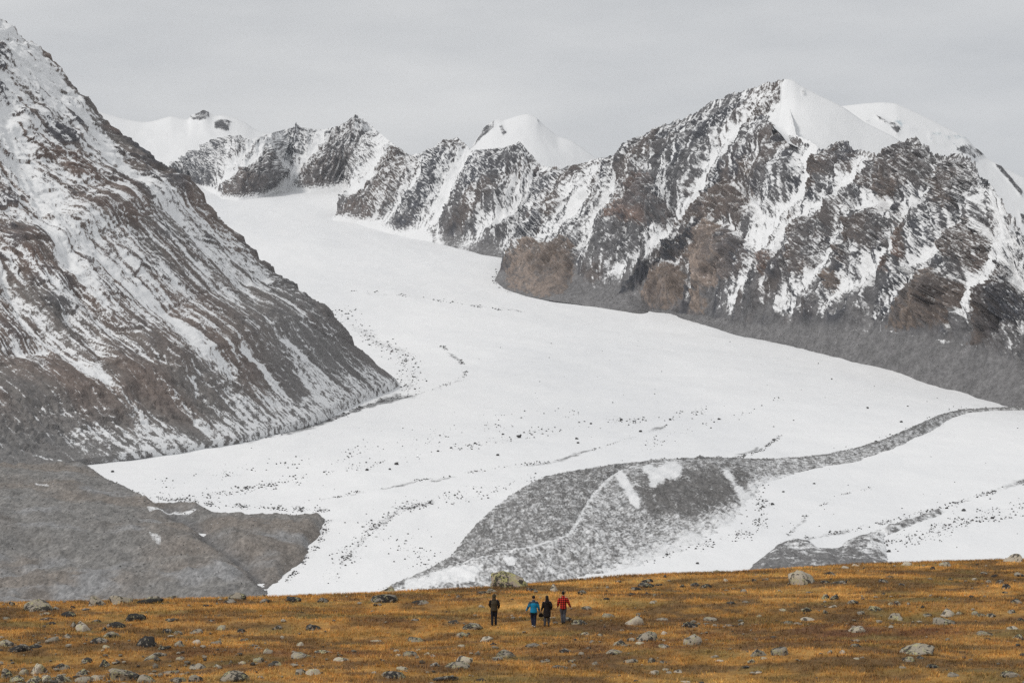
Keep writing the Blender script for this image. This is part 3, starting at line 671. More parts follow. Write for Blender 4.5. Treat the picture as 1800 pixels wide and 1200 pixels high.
ridg = 9*ridged(X/130, Y/210, 4+0*X, 4)+16*fbm(X/330, Y/420, 2+0*X, 3)
Z2 = Zb+lift+sstep(0, 110, q)*(ridg*.9+2)+sstep(0, 14, q)*(2.2*fbm(X/14, Y/14, 1+0*X, 4)+5.5*ridged(X/40+Y/160, Y/70, 9+0*X, 4)+1.2*ridged(X/8, Y/10, 3+0*X, 3))
# gully that runs down through the middle
d, _ = seg_dist(U+4*wv, V+4*wv, [(300, 905), (345, 935), (380, 975), (430, 1010), (470, 1040)])
Z2 -= 8*np.exp(-(d/16)**2)
snow = np.full(U.shape, -.2, np.float32)
for pts, hw, st in (([(262, 908), (310, 906), (360, 908)], 4, 1.0), ([(62, 884), (85, 886)], 3, .8), ([(265, 973), (280, 978)], 5, .8), ([(500, 905), (540, 905)], 2, .4), ([(45, 803), (80, 806), (130, 812)], 4, 1), ([(150, 815), (130, 810)], 3, .8)):
    d2, _ = seg_dist(U+5*wv, V+2*wv, pts); snow += st*np.exp(-(d2/hw)**2)
snow += .6*sstep(3, -4, q)
col = np.zeros(U.shape+(3,), np.float32); col[:] = np.array([.215, .207, .198])
col = cmix(col, np.array([.215, .185, .160]), sstep(-.1, .5, fbm(X/120+7, Y/160, 0*X, 4)+.35*sstep(880, 960, V)*sstep(100, 300, U))*.7)
col = col*(1+.22*fbm(X/18, Y/26, 5+0*X, 4))[..., None]
col = cmix(col, np.array([.265, .262, .262]), sstep(.05, .5, fbm(X/50+3, Y/80, 3+0*X, 4)-.15+.35*sstep(980, 1040, V)))
col = cmix(col, np.array([.135, .137, .143]), np.exp(-(d/13)**2)*.6)
link('debris_field', mesh_from_grid('debris_field', np.stack([X, Y, Z2], -1), {'snow': snow}, {'tint': col}), M_mor, kind='structure')
DEBRIS = (X.copy(), Y.copy(), Z2.copy(), q.copy())

# ------------------------------------------------------------------ sharp moraine ridge in front of the ice
ROWS = [  # skyline / crest line / foot, photo pixels
 ((640, 1048), (640, 1049), (640, 1052)), ((690, 1026), (700, 1029), (705, 1045)), ((745, 1004), (765, 1004), (770, 1042)), ((792, 978), (830, 984), (860, 1040)), ((812, 950), (880, 973), (920, 1036)), ((840, 918), (930, 961), (985, 1030)),
 ((870, 890), (975, 950), (1050, 1016)), ((900, 868), (1002, 938), (1110, 1002)), ((930, 850), (1016, 915), (1170, 985)), ((960, 836), (1030, 888), (1230, 965)), ((1000, 828), (1046, 864), (1280, 945)), ((1050, 820), (1072, 838), (1310, 925)), ((1100, 813), (1108, 819), (1326, 905)),
 ((1180, 806), (1184, 809), (1336, 880)), ((1240, 803), (1244, 806), (1346, 860)), ((1290, 804), (1294, 807), (1365, 845)), ((1340, 806), (1344, 809), (1395, 833)), ((1400, 803), (1404, 806), (1450, 822)), ((1450, 798), (1454, 801), (1500, 812)),
 ((1510, 785), (1513, 789), (1550, 798)), ((1560, 769), (1563, 773), (1595, 784)), ((1610, 747), (1613, 751), (1635, 764)), ((1650, 729), (1653, 733), (1675, 745)), ((1690, 719), (1693, 722), (1720, 732)), ((1740, 716), (1743, 719), (1765, 727)), ((1800, 713), (1803, 716), (1815, 724)), ((1950, 708), (1953, 711), (1960, 722)), ((2150, 730), (2150, 733), (2150, 745))]
nu, nv = 520, 190
r = np.array(ROWS, float)
k = np.concatenate([[0], np.cumsum(np.hypot(*np.diff(r[:, 0], axis=0).T)+np.hypot(*np.diff(r[:, 2], axis=0).T))]); k /= k[-1]
s = np.linspace(0, 1, nu)
I = lambda A: np.stack([np.interp(s, k, A[:, i]) for i in range(A.shape[1])], -1)
sk, cl, ft = I(r[:, 0]), I(r[:, 1]), I(r[:, 2])
dft = Dv(ft[:, 1]); 
hsp = ft[:, 1]-sk[:, 1]                                       # apparent height px
dcl = dft+12+(ft[:, 1]-cl[:, 1])*1.15; dsk = dcl+5+(cl[:, 1]-sk[:, 1])*1.7
Pf = px(ft[:, 0], ft[:, 1]+2, dft-6)-np.stack([0*s, 0*s, 2+5*sstep(1380, 1450, ft[:, 0])], -1); Pc = px(cl[:, 0], cl[:, 1], dcl); Ps = px(sk[:, 0], sk[:, 1], dsk)
n1, n2_ = 80, 90; rows = []; tt = []
for t in np.linspace(-1, 0, 14)[:-1]: rows.append(Ps+(-t)*np.stack([-20+0*s, 40+hsp*.9, -(10+hsp*.75)], -1)); tt.append(t)
for t in np.linspace(0, 1, n1, endpoint=False): rows.append(lerp(Ps, Pc, t)); tt.append(t)
for t in np.linspace(0, 1, n2_): rows.append(lerp(Pc, Pf, t)); tt.append(1+t)
P = np.stack(rows, 1); TT = np.broadcast_to(np.array(tt), P.shape[:2]); S_ = np.broadcast_to(s[:, None], P.shape[:2])
X, Y, Z = P[..., 0], P[..., 1], P[..., 2]; U, V = to_px(P); wv = fbm(X/40, Y/40, Z/40, 4)
nrm = smooth_grid(normals(P), 8); nrm /= np.linalg.norm(nrm, axis=-1, keepdims=True)
kk = sstep(0, .25, TT)*sstep(2, 1.85, TT)*(.35+.65*np.clip(np.abs(TT-1)*5, 0, 1))
big = sstep(8, 60, hsp)[:, None]
P = P+nrm*((kk*big*(4.5*(ridged(X/38+Y/60, Z/120, .5+0*X, 4)-.4)+1.6*fbm(X/9, Y/9, Z/9, 4))+1.0*fbm(X/5, Y/5, Z/5, 2)*sstep(2, 1.9, TT))[..., None])
nn = normals(P)[..., 2]
left_face = (TT < 1)&(TT >= 0)
st_l = fbm(U/9+V/9, V/1.9-U/13, 1.5+0*U, 4)                # streaks lie along the left flank
st_r = fbm((U-.8*V)/2.3, (.8*U+V)/11, 2.5+0*U, 4)                # streaks run down the right flank
snow = np.where(left_face, .36+.34*st_l, .44+.40*st_r)+.10*fbm(X/20, Y/20, Z/20, 4)
snow += .18*sstep(930, 1010, V)*(TT > 1)*sstep(1050, 1250, U)+.26*np.exp(-((TT-1)/.020)**2)*sstep(1110, 1080, U)*sstep(760, 820, U)
dk = sstep(1100, 1150, U)*sstep(1330, 1290, U)*sstep(800, 850, V)*sstep(925, 880, V)
snow -= .27*dk*(1+.8*fbm(U/9-V/20, V/12, 6.6+0*U, 4))
snow += .02*sstep(1350, 1420, U)*(TT < 1.5)
snow += .55*sstep(1.62, 1.97, TT)*sstep(1000, 1100, U)*(.7+1.0*fbm(X/10, Y/10, Z/10, 4))+.5*sstep(.10, .0, TT)*sstep(980, 900, U)*(TT >= 0)*fbm(X/8, Y/8, Z/8, 3)
for pts, hw, st in (([(1140, 822), (1160, 835)], 7, 1.2), ([(1165, 830), (1186, 825)], 11, 1.2), ([(1092, 838), (1104, 860), (1118, 885)], 5, 1.1), ([(1150, 835), (1148, 855)], 6, 1), ([(1275, 830), (1300, 865), (1318, 890)], 6, .5), ([(890, 982), (900, 990)], 4, .9), ([(720, 1028), (770, 1020), (830, 1012)], 8, .6), ([(760, 1008), (790, 1003), (840, 1002)], 5, .45)):
    d, _ = seg_dist(U+3*wv, V+3*wv, pts); snow += st*np.exp(-(d/hw)**2)
col = np.zeros(P.shape, np.float32); col[:] = np.array([.205, .201, .198])
col = cmix(col, np.array([.140, .134, .130]), dk*.8)
col = cmix(col, np.array([.225, .220, .215]), sstep(0, .5, wv)*.6)
RIDGE = (P.copy(), np.where(TT < 0, 9, snow))
link('moraine_ridge', mesh_from_grid('moraine_ridge', P, {'snow': snow}, {'tint': col}), M_mor, kind='structure')
# smaller bare moraine at the lower right
nu, nv = 200, 90
y = np.linspace(1480, 1980, nv); u = np.linspace(1260, 2050, nu)
Y = np.broadcast_to(y[None], (nu, nv)).copy(); X = (u[:, None]-CU)/F*Y; Zb = glacier_z(X, Y)
U, V = to_px(np.stack([X, Y, Zb], -1)); wv = fbm(X/30, Y/30, 0*X, 4)
q = poly_in(U+5*wv, V+4*wv, [(1305, 1010), (1340, 980), (1372, 958), (1400, 945), (1425, 952), (1440, 965), (1475, 962), (1505, 945), (1535, 930), (1572, 919), (1560, 945), (1568, 985), (1585, 1040), (1300, 1040)])
q2 = poly_in(U+3*wv, V+2*wv, [(1535, 932), (1620, 905), (1720, 873), (1810, 842), (2000, 790), (2000, 800), (1810, 852), (1720, 882), (1620, 916), (1550, 945)])
qq = np.maximum(q, q2); qq = np.where(qq < -50, -50, qq)
Z2 = Zb-4.5*sstep(1490, 1600, U)*(q > q2)+np.where(qq > 0, 5*(1-np.exp(-qq/9.0)), qq*.6)+sstep(0, 8, qq)*(1.5*fbm(X/9, Y/9, 0*X, 4)+3*(ridged(X/25, Y/25, 2+0*X, 3)-.4))
snow = .44+.60*fbm(X/12, Y/12, 6+0*X, 4)-.25*sstep(965, 990, V)+.7*sstep(2, -4, qq)+.30*sstep(1515, 1570, U)*(V > 900)*(q > q2)+.35*fbm(X/4, Y/4, 9+0*X, 3)
col = np.zeros(U.shape+(3,), np.float32); col[:] = np.array([.180, .177, .177])
LOWM = (np.stack([X, Y, Z2], -1), np.where(qq > 2, 1, 0))
link('moraine_low', mesh_from_grid('moraine_low', np.stack([X, Y, Z2], -1), {'snow': snow}, {'tint': col}), M_mor, kind='structure')
print('valley', time.time()-T0)
#PART3
# ------------------------------------------------------------------ meadow
def meadow_tint(x, y):
    d = y
    v = CV-MZ*F/np.maximum(d, 60)
    u = CU+x/np.maximum(d, 60)*F
    n1 = fbm(x/9, y/3.5, .7+0*x, 4); n2 = fbm(x/2.2+5, y/1.4, 3.7+0*x, 4); n3 = fbm(x/20+9, y/6, 6.7+0*x, 3)
    c = np.zeros(np.shape(x)+(3,), np.float32); c[:] = np.array([.62, .328, .090])
    c = cmix(c, np.array([.70, .40, .120]), sstep(.0, .5, n1+.4*n3))
    c = cmix(c, np.array([.200, .122, .055]), sstep(-.12, .38, -n1+.8*n2-.3*n3)*.95)
    red = np.exp(-(((u-1420)/330)**2+((v-1118+.03*(u-1420))/24)**2))+.7*np.exp(-(((u-700)/380)**2+((v-1148)/16)**2))+.6*np.exp(-(((u-420)/200)**2+((v-1165)/14)**2))
    c = cmix(c, np.array([.170, .080, .045]), np.clip((red+.35*sstep(.1, .5, n3))*sstep(-.35, .35, n1+.5*n2+.15), 0, 1)*.9)
    drk = np.exp(-(((u-1330)/220)**2+((v-1082)/14)**2))+.8*np.exp(-(((u-1000)/150)**2+((v-1112)/12)**2))+.6*np.exp(-(((u-150)/230)**2+((v-1130)/22)**2))+.5*np.exp(-(((u-1620)/200)**2+((v-1075)/14)**2))
    c = cmix(c, np.array([.115, .076, .042]), np.clip(drk*sstep(-.4, .3, n2+n1), 0, 1)*.8)
    c = cmix(c, np.array([.42, .265, .080]), sstep(1165, 1195, v)*sstep(600, 900, u)*.5)
    c = cmix(c, np.array([.27, .20, .075]), sstep(.12, .5, fbm(x/5+31, y/2.6, 9.9+0*x, 4))*.7)
    c = cmix(c, np.array([.155, .085, .045]), sstep(.10, .42, fbm(x/7+61, y/2.4, 2.9+0*x, 4))*.6)
    n4 = fbm(x/.7+3, y/.8, 13.7+0*x, 3)
    return np.clip(c*(1+.42*n2[..., None]+.38*n4[..., None]), .02, 1)
nu, nv = 420, 330
y = np.concatenate([np.linspace(-40, 92, 30, endpoint=False), np.linspace(92, 180, 250, endpoint=False), np.linspace(180, 640, 50)])
k = np.linspace(-1, 1, nu)
Y = np.broadcast_to(y[None], (nu, nv)).copy(); X = (k*.62+k**3*.38)[:, None]*(48+.55*np.abs(Y))
Z = meadow_z(X, Y)
m, t, b = new_mat('meadow_turf')
at = nd(t, 'ShaderNodeAttribute', attribute_name='tint'); geo = nd(t, 'ShaderNodeNewGeometry')
n1 = nd(t, 'ShaderNodeTexNoise', Scale=4.0, Detail=6.0, Roughness=.75); t.links.new(geo.outputs['Position'], n1.inputs['Vector'])
f = mathn(t, 'MULTIPLY_ADD', n1.outputs['Fac'], 1.2); t.nodes[-1].inputs[2].default_value = .25
t.links.new(mixc(t, 1.0, at.outputs['Color'], f, 'MULTIPLY'), b.inputs['Base Color'])
bp_ = nd(t, 'ShaderNodeBump', Strength=.8, Distance=.08); t.links.new(n1.outputs['Fac'], bp_.inputs['Height']); t.links.new(bp_.outputs[0], b.inputs['Normal'])
link('meadow', mesh_from_grid('meadow', np.stack([X, Y, Z], -1), None, {'tint': meadow_tint(X, Y)*.80}), m, kind='structure')

# ------------------------------------------------------------------ boulders on the meadow, read off the photograph
# (x centre, y foot, width, height, tone) in 5.4545x enlargements whose corner is the key; tone p pale, m mottled, d dark
BOULD = {
(0, 980): "350 515 290 115 m,100 460 70 45 d,920 460 210 105 m,1150 440 250 85 m,1460 365 140 40 m,1660 385 170 40 m,1420 440 260 60 d,410 555 130 30 m,655 570 160 55 d,695 485 55 30 d,815 505 100 22 d,45 590 100 28 d,425 598 150 26 d,480 640 110 28 d,525 500 80 40 d,1290 605 190 75 d,690 668 80 62 d,790 705 160 105 p,920 620 90 30 d,985 700 80 42 d,1115 670 190 60 d,1635 612 150 30 d,1020 760 220 55 m,940 820 190 55 d,1400 855 210 110 d,1595 725 120 50 d,60 850 200 70 m,170 905 250 75 d,325 865 170 40 d,500 800 110 50 m,640 770 120 45 m,1020 870 100 38 p,1700 740 90 45 m,1720 850 130 60 m,1430 985 310 65 m,1720 980 90 38 p,1560 880 110 40 d,60 1150 120 100 m,220 1120 100 60 m,350 1115 170 110 p,590 1070 170 60 m,150 1190 150 70 m,310 1200 180 70 m,445 1190 110 70 p,590 1195 190 80 m,760 1150 150 90 m,830 1010 110 60 m,980 1050 130 80 m,1190 1180 310 120 m,780 1200 170 70 m,1390 1200 180 80 m,1600 1130 200 50 m,1700 1200 180 50 m,900 1180 120 60 p",
(330, 980): "335 375 70 36 d,465 405 180 80 m,385 435 170 45 d,700 345 100 25 m,30 372 70 16 p,750 432 130 45 d,1010 425 160 55 d,1275 428 150 48 d,1410 415 40 14 d,15 465 40 25 d,190 468 110 22 d,235 612 90 20 d,315 690 100 50 m,510 720 110 48 d,860 692 110 50 d,1215 695 230 60 d,1085 525 60 16 d,270 832 110 42 d,530 800 80 28 p,70 730 140 55 m,75 830 90 50 p,1085 845 110 40 p,760 920 110 55 p,1080 965 220 60 m,1300 915 180 28 m,440 1185 290 105 m,1075 1120 130 60 m,1190 1125 160 65 p,80 1070 180 60 m,520 1020 80 35 p,270 1045 80 30 p,680 1000 120 50 m,830 1040 180 50 m,1480 990 180 40 p,70 1190 140 70 m,1450 945 80 30 d,640 865 130 35 d",
(640, 980): "200 312 250 65 m,190 430 270 85 d,530 450 190 45 d,145 458 60 25 d,1400 285 370 155 m,1230 335 110 45 m,1140 348 130 30 d,905 382 70 32 m,1610 325 110 40 d,650 300 50 20 p,1075 278 50 22 p,850 632 110 36 m,1035 690 220 60 m,925 765 150 55 m,1165 805 140 55 p,495 605 90 22 d,500 808 180 50 m,435 945 160 55 m,325 945 70 30 p,600 930 70 28 p,655 950 60 32 p,525 890 70 25 p,955 1010 170 75 p,880 1060 270 60 m,1360 960 200 85 m,1270 985 130 40 m,690 1040 120 40 m,285 1160 270 75 d,365 1080 120 40 p,770 1185 260 50 d,1115 1180 110 25 d,930 855 90 28 p,110 805 140 20 p,1130 475 70 28 m,1415 560 40 22 p,1420 402 50 16 d,1740 1000 100 28 m,1250 835 90 28 d,1620 860 180 40 d,95 1105 50 22 p",
(950, 980): "145 325 110 80 p,180 348 230 65 d,390 350 110 45 d,430 368 130 18 d,745 240 65 26 d,1030 238 120 38 d,1010 285 180 52 d,920 312 120 35 d,640 290 50 22 d,645 325 45 22 d,880 362 75 30 d,1018 355 65 32 d,1135 268 80 20 d,1368 286 75 35 d,1480 275 110 42 d,1600 290 110 42 d,1770 225 70 28 p,1690 135 80 30 m,1080 438 80 35 p,445 498 110 38 m,665 575 140 45 m,270 615 100 55 d,380 640 170 50 m,895 645 190 95 p,1170 600 130 28 m,1430 668 190 60 d,1640 605 150 40 m,780 698 60 16 p,1045 800 250 100 m,1190 735 60 35 p,790 845 180 55 m,1455 835 190 115 p,1190 865 110 40 p,960 830 90 30 p,430 740 110 30 m,575 750 80 28 m,495 815 50 32 d,710 925 230 42 m,240 905 130 38 d,460 872 80 25 d,60 1000 100 30 m,300 1005 80 36 m,1075 1005 120 50 m,1190 1010 90 30 d,860 1010 160 40 m,540 1025 90 36 m,180 1058 180 26 d,1095 1120 100 50 p,1205 1085 70 30 m,1320 1105 110 36 p,1240 1110 70 28 m,1390 1200 120 22 p,1670 955 90 28 m,1715 995 90 20 p,630 405 100 28 d",
(1260, 970): "845 310 290 148 p,1085 225 160 38 d,1180 305 170 32 d,1040 300 90 30 d,1230 155 100 25 p,1330 135 85 24 p,75 278 70 26 p,362 278 50 28 d,475 275 85 28 d,258 385 75 36 m,895 392 100 14 d,1045 455 85 58 m,1130 460 95 60 d,1305 500 110 48 m,275 485 110 20 d,140 500 90 30 d,1600 412 60 32 d,1610 295 110 42 d,1665 255 80 28 d,1770 318 100 22 d,860 575 110 50 m,690 693 110 36 m,1355 770 170 62 p,1540 570 150 55 m,1740 515 80 55 m,1725 655 140 75 m,1110 530 90 28 p,640 565 70 28 p,420 1000 190 80 m,605 990 170 90 m,1085 975 70 40 m,1205 975 80 42 p,450 1030 70 26 p,345 1065 120 38 m,280 1115 90 28 d,395 1165 90 28 p,1350 1030 80 22 p,1400 1020 70 20 p,130 715 120 24 d,1340 910 120 36 d,890 660 170 35 p,410 625 60 28 p,1040 590 80 40 m,1390 600 80 40 m",
(1470, 970): "1720 95 210 85 p,690 130 120 42 p,1050 140 115 52 m,940 165 80 32 d,1415 210 80 24 d,1515 240 80 32 d,1325 270 60 24 p,1095 275 60 30 d,1575 305 90 42 m,1640 355 110 55 d,1770 235 120 45 m,1465 300 60 40 m,1740 492 140 52 d,1620 395 60 20 d,1240 420 35 16 p,685 505 70 28 m,520 510 60 32 m,1060 620 170 80 p,1060 700 230 70 m,880 620 90 35 m,1330 605 70 45 m,1400 620 90 36 m,1490 625 110 42 m,1680 590 90 45 m,1780 665 90 40 d,1705 742 120 36 p,1420 800 200 42 m,1450 842 80 24 d,1750 835 130 52 m,800 985 340 105 m,690 1050 130 50 m,740 1065 60 25 p,800 1020 100 30 m,1290 1035 45 25 d,645 1115 80 28 m,930 1110 130 36 d,1130 1195 120 48 m,1690 1200 220 60 m,860 700 30 16 p,1190 600 80 36 m"}
def ico(sub):
    import bmesh
    bm = bmesh.new(); bmesh.ops.create_icosphere(bm, subdivisions=sub, radius=1.0)
    V = np.array([v.co[:] for v in bm.verts]); Fc = np.array([[v.index for v in f.verts] for f in bm.faces]); bm.free()
    return V, Fc
ICO2, ICO3, ICO4, ICO1 = ico(2), ico(3), ico(4), ico(1)
def rock_shape(seed, base, sharp=1.0):
    V, Fc = base; r = np.random.default_rng(seed); o = r.uniform(-50, 50, 3)
    D = V.copy()
    # chop with random planes for facets, then roughen
    P = V.copy()
    for _ in range(int(r.integers(7, 12))):
        n = r.normal(size=3); n /= np.linalg.norm(n); h = r.uniform(.48, .88)
        e = P@n-h; P = P-np.where(e > 0, e, 0)[:, None]*n*.92*sharp
    f = 1+.16*fbm(D[:, 0]*1.2+o[0], D[:, 1]*1.2+o[1], D[:, 2]*1.2+o[2], 3)+.09*fbm(D[:, 0]*4+o[1], D[:, 1]*4+o[2], D[:, 2]*4+o[0], 3)
    P = P*f[:, None]
    P -= (P.max(0)+P.min(0))/2; P /= np.abs(P).max(0)
    return P, Fc
def rock_mat(name, base, dark, lich, k_dark, k_lich):
    m, t, b = new_mat(name)
    tc = nd(t, 'ShaderNodeTexCoord'); oi = nd(t, 'ShaderNodeObjectInfo')
    off = nd(t, 'ShaderNodeVectorMath', operation='ADD'); geo = nd(t, 'ShaderNodeNewGeometry')
    cb = nd(t, 'ShaderNodeCombineXYZ'); rr = mathn(t, 'MULTIPLY', oi.outputs['Random'], 90.0)
    t.links.new(rr, cb.inputs[0]); t.links.new(geo.outputs['Position'], off.inputs[0]); t.links.new(cb.outputs[0], off.inputs[1])
    def noi(s, d=4.0, r=.6):
        n = nd(t, 'ShaderNodeTexNoise', Scale=s, Detail=d, Roughness=r); t.links.new(off.outputs[0], n.inputs['Vector']); return n.outputs['Fac']
    a, c, e, g = noi(1.5), noi(5.0), noi(2.4, 5.0, .7), noi(14.0)
    def step(v, lo, hi):
        mr = nd(t, 'ShaderNodeMapRange'); mr.inputs['From Min'].default_value = lo; mr.inputs['From Max'].default_value = hi; t.links.new(v, mr.inputs['Value']); return mr.outputs['Result']
    # black and yellow-green lichen in crusts of their own
    dk = step(mathn(t, 'ADD', a, mathn(t, 'MULTIPLY', mathn(t, 'SUBTRACT', c, .5), .8)), .5+k_dark, .56+k_dark)
    lc = step(mathn(t, 'ADD', e, mathn(t, 'MULTIPLY', mathn(t, 'SUBTRACT', g, .5), .7)), .5+k_lich, .57+k_lich)
    cc = mixc(t, dk, base+(1,), dark+(1,)); cc = mixc(t, lc, cc, lich+(1,))
    gg = mathn(t, 'MULTIPLY_ADD', g, .9); t.nodes[-1].inputs[2].default_value = .55
    rv = mathn(t, 'MULTIPLY_ADD', oi.outputs['Random'], .3); t.nodes[-1].inputs[2].default_value = .85
    cc = mixc(t, 1.0, cc, mathn(t, 'MULTIPLY', gg, rv), 'MULTIPLY')
    t.links.new(cc, b.inputs['Base Color'])
    bp = nd(t, 'ShaderNodeBump', Strength=.8, Distance=.06); t.links.new(c, bp.inputs['Height']); t.links.new(bp.outputs[0], b.inputs['Normal'])
    return m
M_rock = {'p': rock_mat('pale_granite', (.44, .385, .31), (.085, .076, .066), (.40, .37, .22), .03, .06),
          'm': rock_mat('mottled_lichen_granite', (.29, .255, .205), (.052, .048, .043), (.36, .335, .19), -.01, .06),
          'd': rock_mat('dark_lichen_granite', (.24, .215, .18), (.034, .032, .031), (.30, .28, .16), -.08, .10)}
M_great = rock_mat('yellow_lichen_granite', (.38, .31, .26), (.06, .055, .045), (.43, .40, .18), -.03, .01)
protos = [rock_shape(100+i, ICO3) for i in range(14)]
HIK = {'hooded hiker': (870, 1072), 'blue-jacketed hiker': (938, 1074), 'red-shirted hiker': (991, 1070)}
LM = {  # landmark boulders: photo position of their foot -> (label, reference phrase)
 (897, 1032): ('huge lichen-crusted boulder on the crest of the meadow behind the hooded hiker', 'the huge crest boulder'),
 (1415, 1027): ('big smooth dome-shaped pale boulder standing alone in the golden grass', 'the dome-shaped boulder'),
 (1785, 987): ('big pale boulder on the crest at the right edge of the photograph', 'the pale right edge boulder'),
 (1617, 1151): ('broad lichen-covered boulder low down on the right in yellow grass', 'the broad lower right boulder'),
 (1217, 1133): ('upright pale boulder with a dark right side near the reddish turf', 'the two-toned upright boulder'),
 (1142, 1127): ('large flat-topped mottled boulder left of the upright pale boulder', 'the flat-topped boulder'),
 (64, 1074): ('big dark-flanked boulder with lichen top near the left edge below the crest', 'the big left edge boulder'),
 (145, 1109): ('upright pale boulder, darker on its right side, left part of meadow', 'the left upright boulder'),
 (218, 1196): ('largest speckled boulder in the heap of stones at the lower left corner', 'the lower left heap'),
 (411, 1197): ('large dark boulder at the bottom edge right of the lower left stone heap', 'the dark bottom edge boulder'),
 (257, 1137): ('rounded dark mossy boulder in the left part of the meadow', 'the rounded dark mossy boulder'),
 (675, 1059): ('long dark slab-like boulder pointing right, in open grass left of the hikers', 'the long dark slab'),
 (692, 1193): ('low dark boulder with pale cap near the bottom edge, left of centre', 'the pale-capped bottom boulder'),
 (677, 1037): ('low greenish boulder breaking the meadow skyline in front of the snow tongue', 'the greenish skyline boulder'),
 (553, 1107): ('isolated dark loaf-shaped boulder in open grass, left of centre', 'the dark loaf-shaped boulder'),
 (889, 1156): ('peaked grey boulder with a pale tip straight below the hooded hiker', 'the peaked grey boulder'),
 (853, 1128): ('smooth pale half-buried boulder below and left of the hooded hiker', 'the smooth pale boulder'),
 (1114, 1098): ('pale block-shaped boulder in grass to the right of the hikers', 'the pale block'),
 (1508, 1111): ('pale cracked boulder on the brown turf in the right half', 'the pale cracked boulder'),
 (977, 1040): ('pale boulder on top of a dark outcrop just behind the hikers', 'the boulder behind the hikers'),
 (1371, 1152): ('right one of a pair of grey lichen boulders low in the middle right', 'the lichen boulder pair'),
 (415, 1054): ('dark lichen-topped boulder cluster piece on the left skyline of the grass', 'the left skyline boulders'),
 (1664, 1098): ('large split pale boulder in the stony right part of the meadow', 'the large split pale boulder'),
}
rocks = []
for (ou, ov), txt in BOULD.items():
    for e in txt.split(','):
        p = e.split(); x, yv, wd, hg = map(float, p[:4])
        rocks.append([ou+x/5.4545, ov+yv/5.4545, wd/5.4545, hg/5.4545, p[4]])
# drop doubles from overlapping enlargements
keep = []
for r_ in rocks:
    if all(abs(r_[0]-k_[0]) > .45*(r_[2]+k_[2])*.6 or abs(r_[1]-k_[1]) > 4.5 for k_ in keep): keep.append(r_)
rocks = keep
lmused = {}
for i, r_ in enumerate(rocks):
    for (lu, lv), (lab, ref) in LM.items():
        if abs(r_[0]-lu) < 9 and abs(r_[1]-lv) < 9:
            best = lmused.get(lab)
            if best is None or rocks[best][2] < r_[2]: lmused[lab] = i
lab_of = {i: lab for lab, i in lmused.items()}
refs = [((rocks[lmused[lab]][0], rocks[lmused[lab]][1]), ref) for lab, ref in LM.values() if lab in lmused]
refs += [(v, 'the '+k) for k, v in HIK.items()]
def place(i, r_):
    u, v, wd, hg, tone = r_
    r2 = random.Random(1000+i)
    hit = meadow_hit(u, v)
    d = hit[1]; sc_ = d/F
    W_, H_ = wd*sc_, hg*sc_
    a_ = W_/2*1.04; dpt = a_*r2.uniform(.75, 1.15); H_ *= .92; hh = H_*r2.uniform(1.0, 1.25)
    big = wd > 40
    if big: Vv, Fc = rock_shape(500+i, ICO4 if wd > 55 else ICO3, .75 if (u > 1380 and u < 1440 and v < 1040) else 1.0)
    else:
        Vv, Fc = protos[i % len(protos)]
    ang = r2.choice([0, math.pi])+r2.uniform(-.35, .35)
    c_, s_ = math.cos(ang), math.sin(ang)
    Q = np.stack([Vv[:, 0]*c_-Vv[:, 1]*s_, Vv[:, 0]*s_+Vv[:, 1]*c_, Vv[:, 2]], 1)
    Q /= np.abs(Q).max(0)
    if r2.random() < .5 and not big: Q[:, 0] *= -1; Fc = Fc[:, ::-1]
    lean = r2.uniform(-.22, .22); Q[:, 0] += lean*Q[:, 2]; Q[:, 0] /= np.abs(Q[:, 0]).max()
    if wd > 65: Q[:, 2] *= np.interp(Q[:, 0], [-1, -.35, .2, 1], [.92, 1.0, .86, .62]); Q[:, 2] /= Q[:, 2].max()   # the great boulder tails off to the right
    Q = Q*np.array([a_, dpt, hh])
    me = mesh_from('boulder', Q, Fc, True)
    zc = hit[2]+H_-hh-.02
    o = link('boulder', me, M_great if wd > 65 else M_rock[tone]); o.location = (hit[0], hit[1]+dpt*.8, zc)
    o['category'] = 'boulder'
    return o, W_
size_w = lambda w_: 'big' if w_ > 34 else 'mid-sized' if w_ > 22 else 'small' if w_ > 13 else 'tiny'
cells = {}
for i, r_ in enumerate(rocks):
    if i in lab_of: continue
    dl = sorted(((r_[0]-q_[0][0])**2+((r_[1]-q_[0][1])*2.2)**2, k_) for k_, q_ in enumerate(refs))
    k_ = dl[0][1]; q_ = refs[k_]
    dx, dy = r_[0]-q_[0][0], (r_[1]-q_[0][1])*2.2
    di = ('right of' if dx > 0 else 'left of') if abs(dx) > abs(dy) else ('below' if dy > 0 else 'above')
    shape = 'flat' if r_[3]/r_[2] < .28 else 'low' if r_[3]/r_[2] < .45 else 'humped'
    tone = {'p': 'pale', 'm': 'mottled grey', 'd': 'dark'}[r_[4]]
    cells.setdefault((size_w(r_[2]), shape, tone, di, q_[1]), []).append((dl[0][0], i))
ordw = ['', 'second ', 'third ', 'fourth ', 'fifth ', 'sixth ', 'seventh ', 'eighth ']
for (sz, sh, tn, di, ref), lst in cells.items():
    lst.sort()
    for n_, (_, i) in enumerate(lst):
        if len(lst) == 1: lab_of[i] = f'{sz} {sh} {tn} rock {di} {ref}'
        else: lab_of[i] = f'{sz} {sh} {tn} rock {di} {ref}, {ordw[n_]}nearest'
BOBJ = []
for i, r_ in enumerate(rocks):
    o, W_ = place(i, r_); o['label'] = lab_of[i]; o['group'] = 'boulders lying on the meadow'
    BOBJ.append((o, W_))
print('boulders', len(rocks), time.time()-T0)

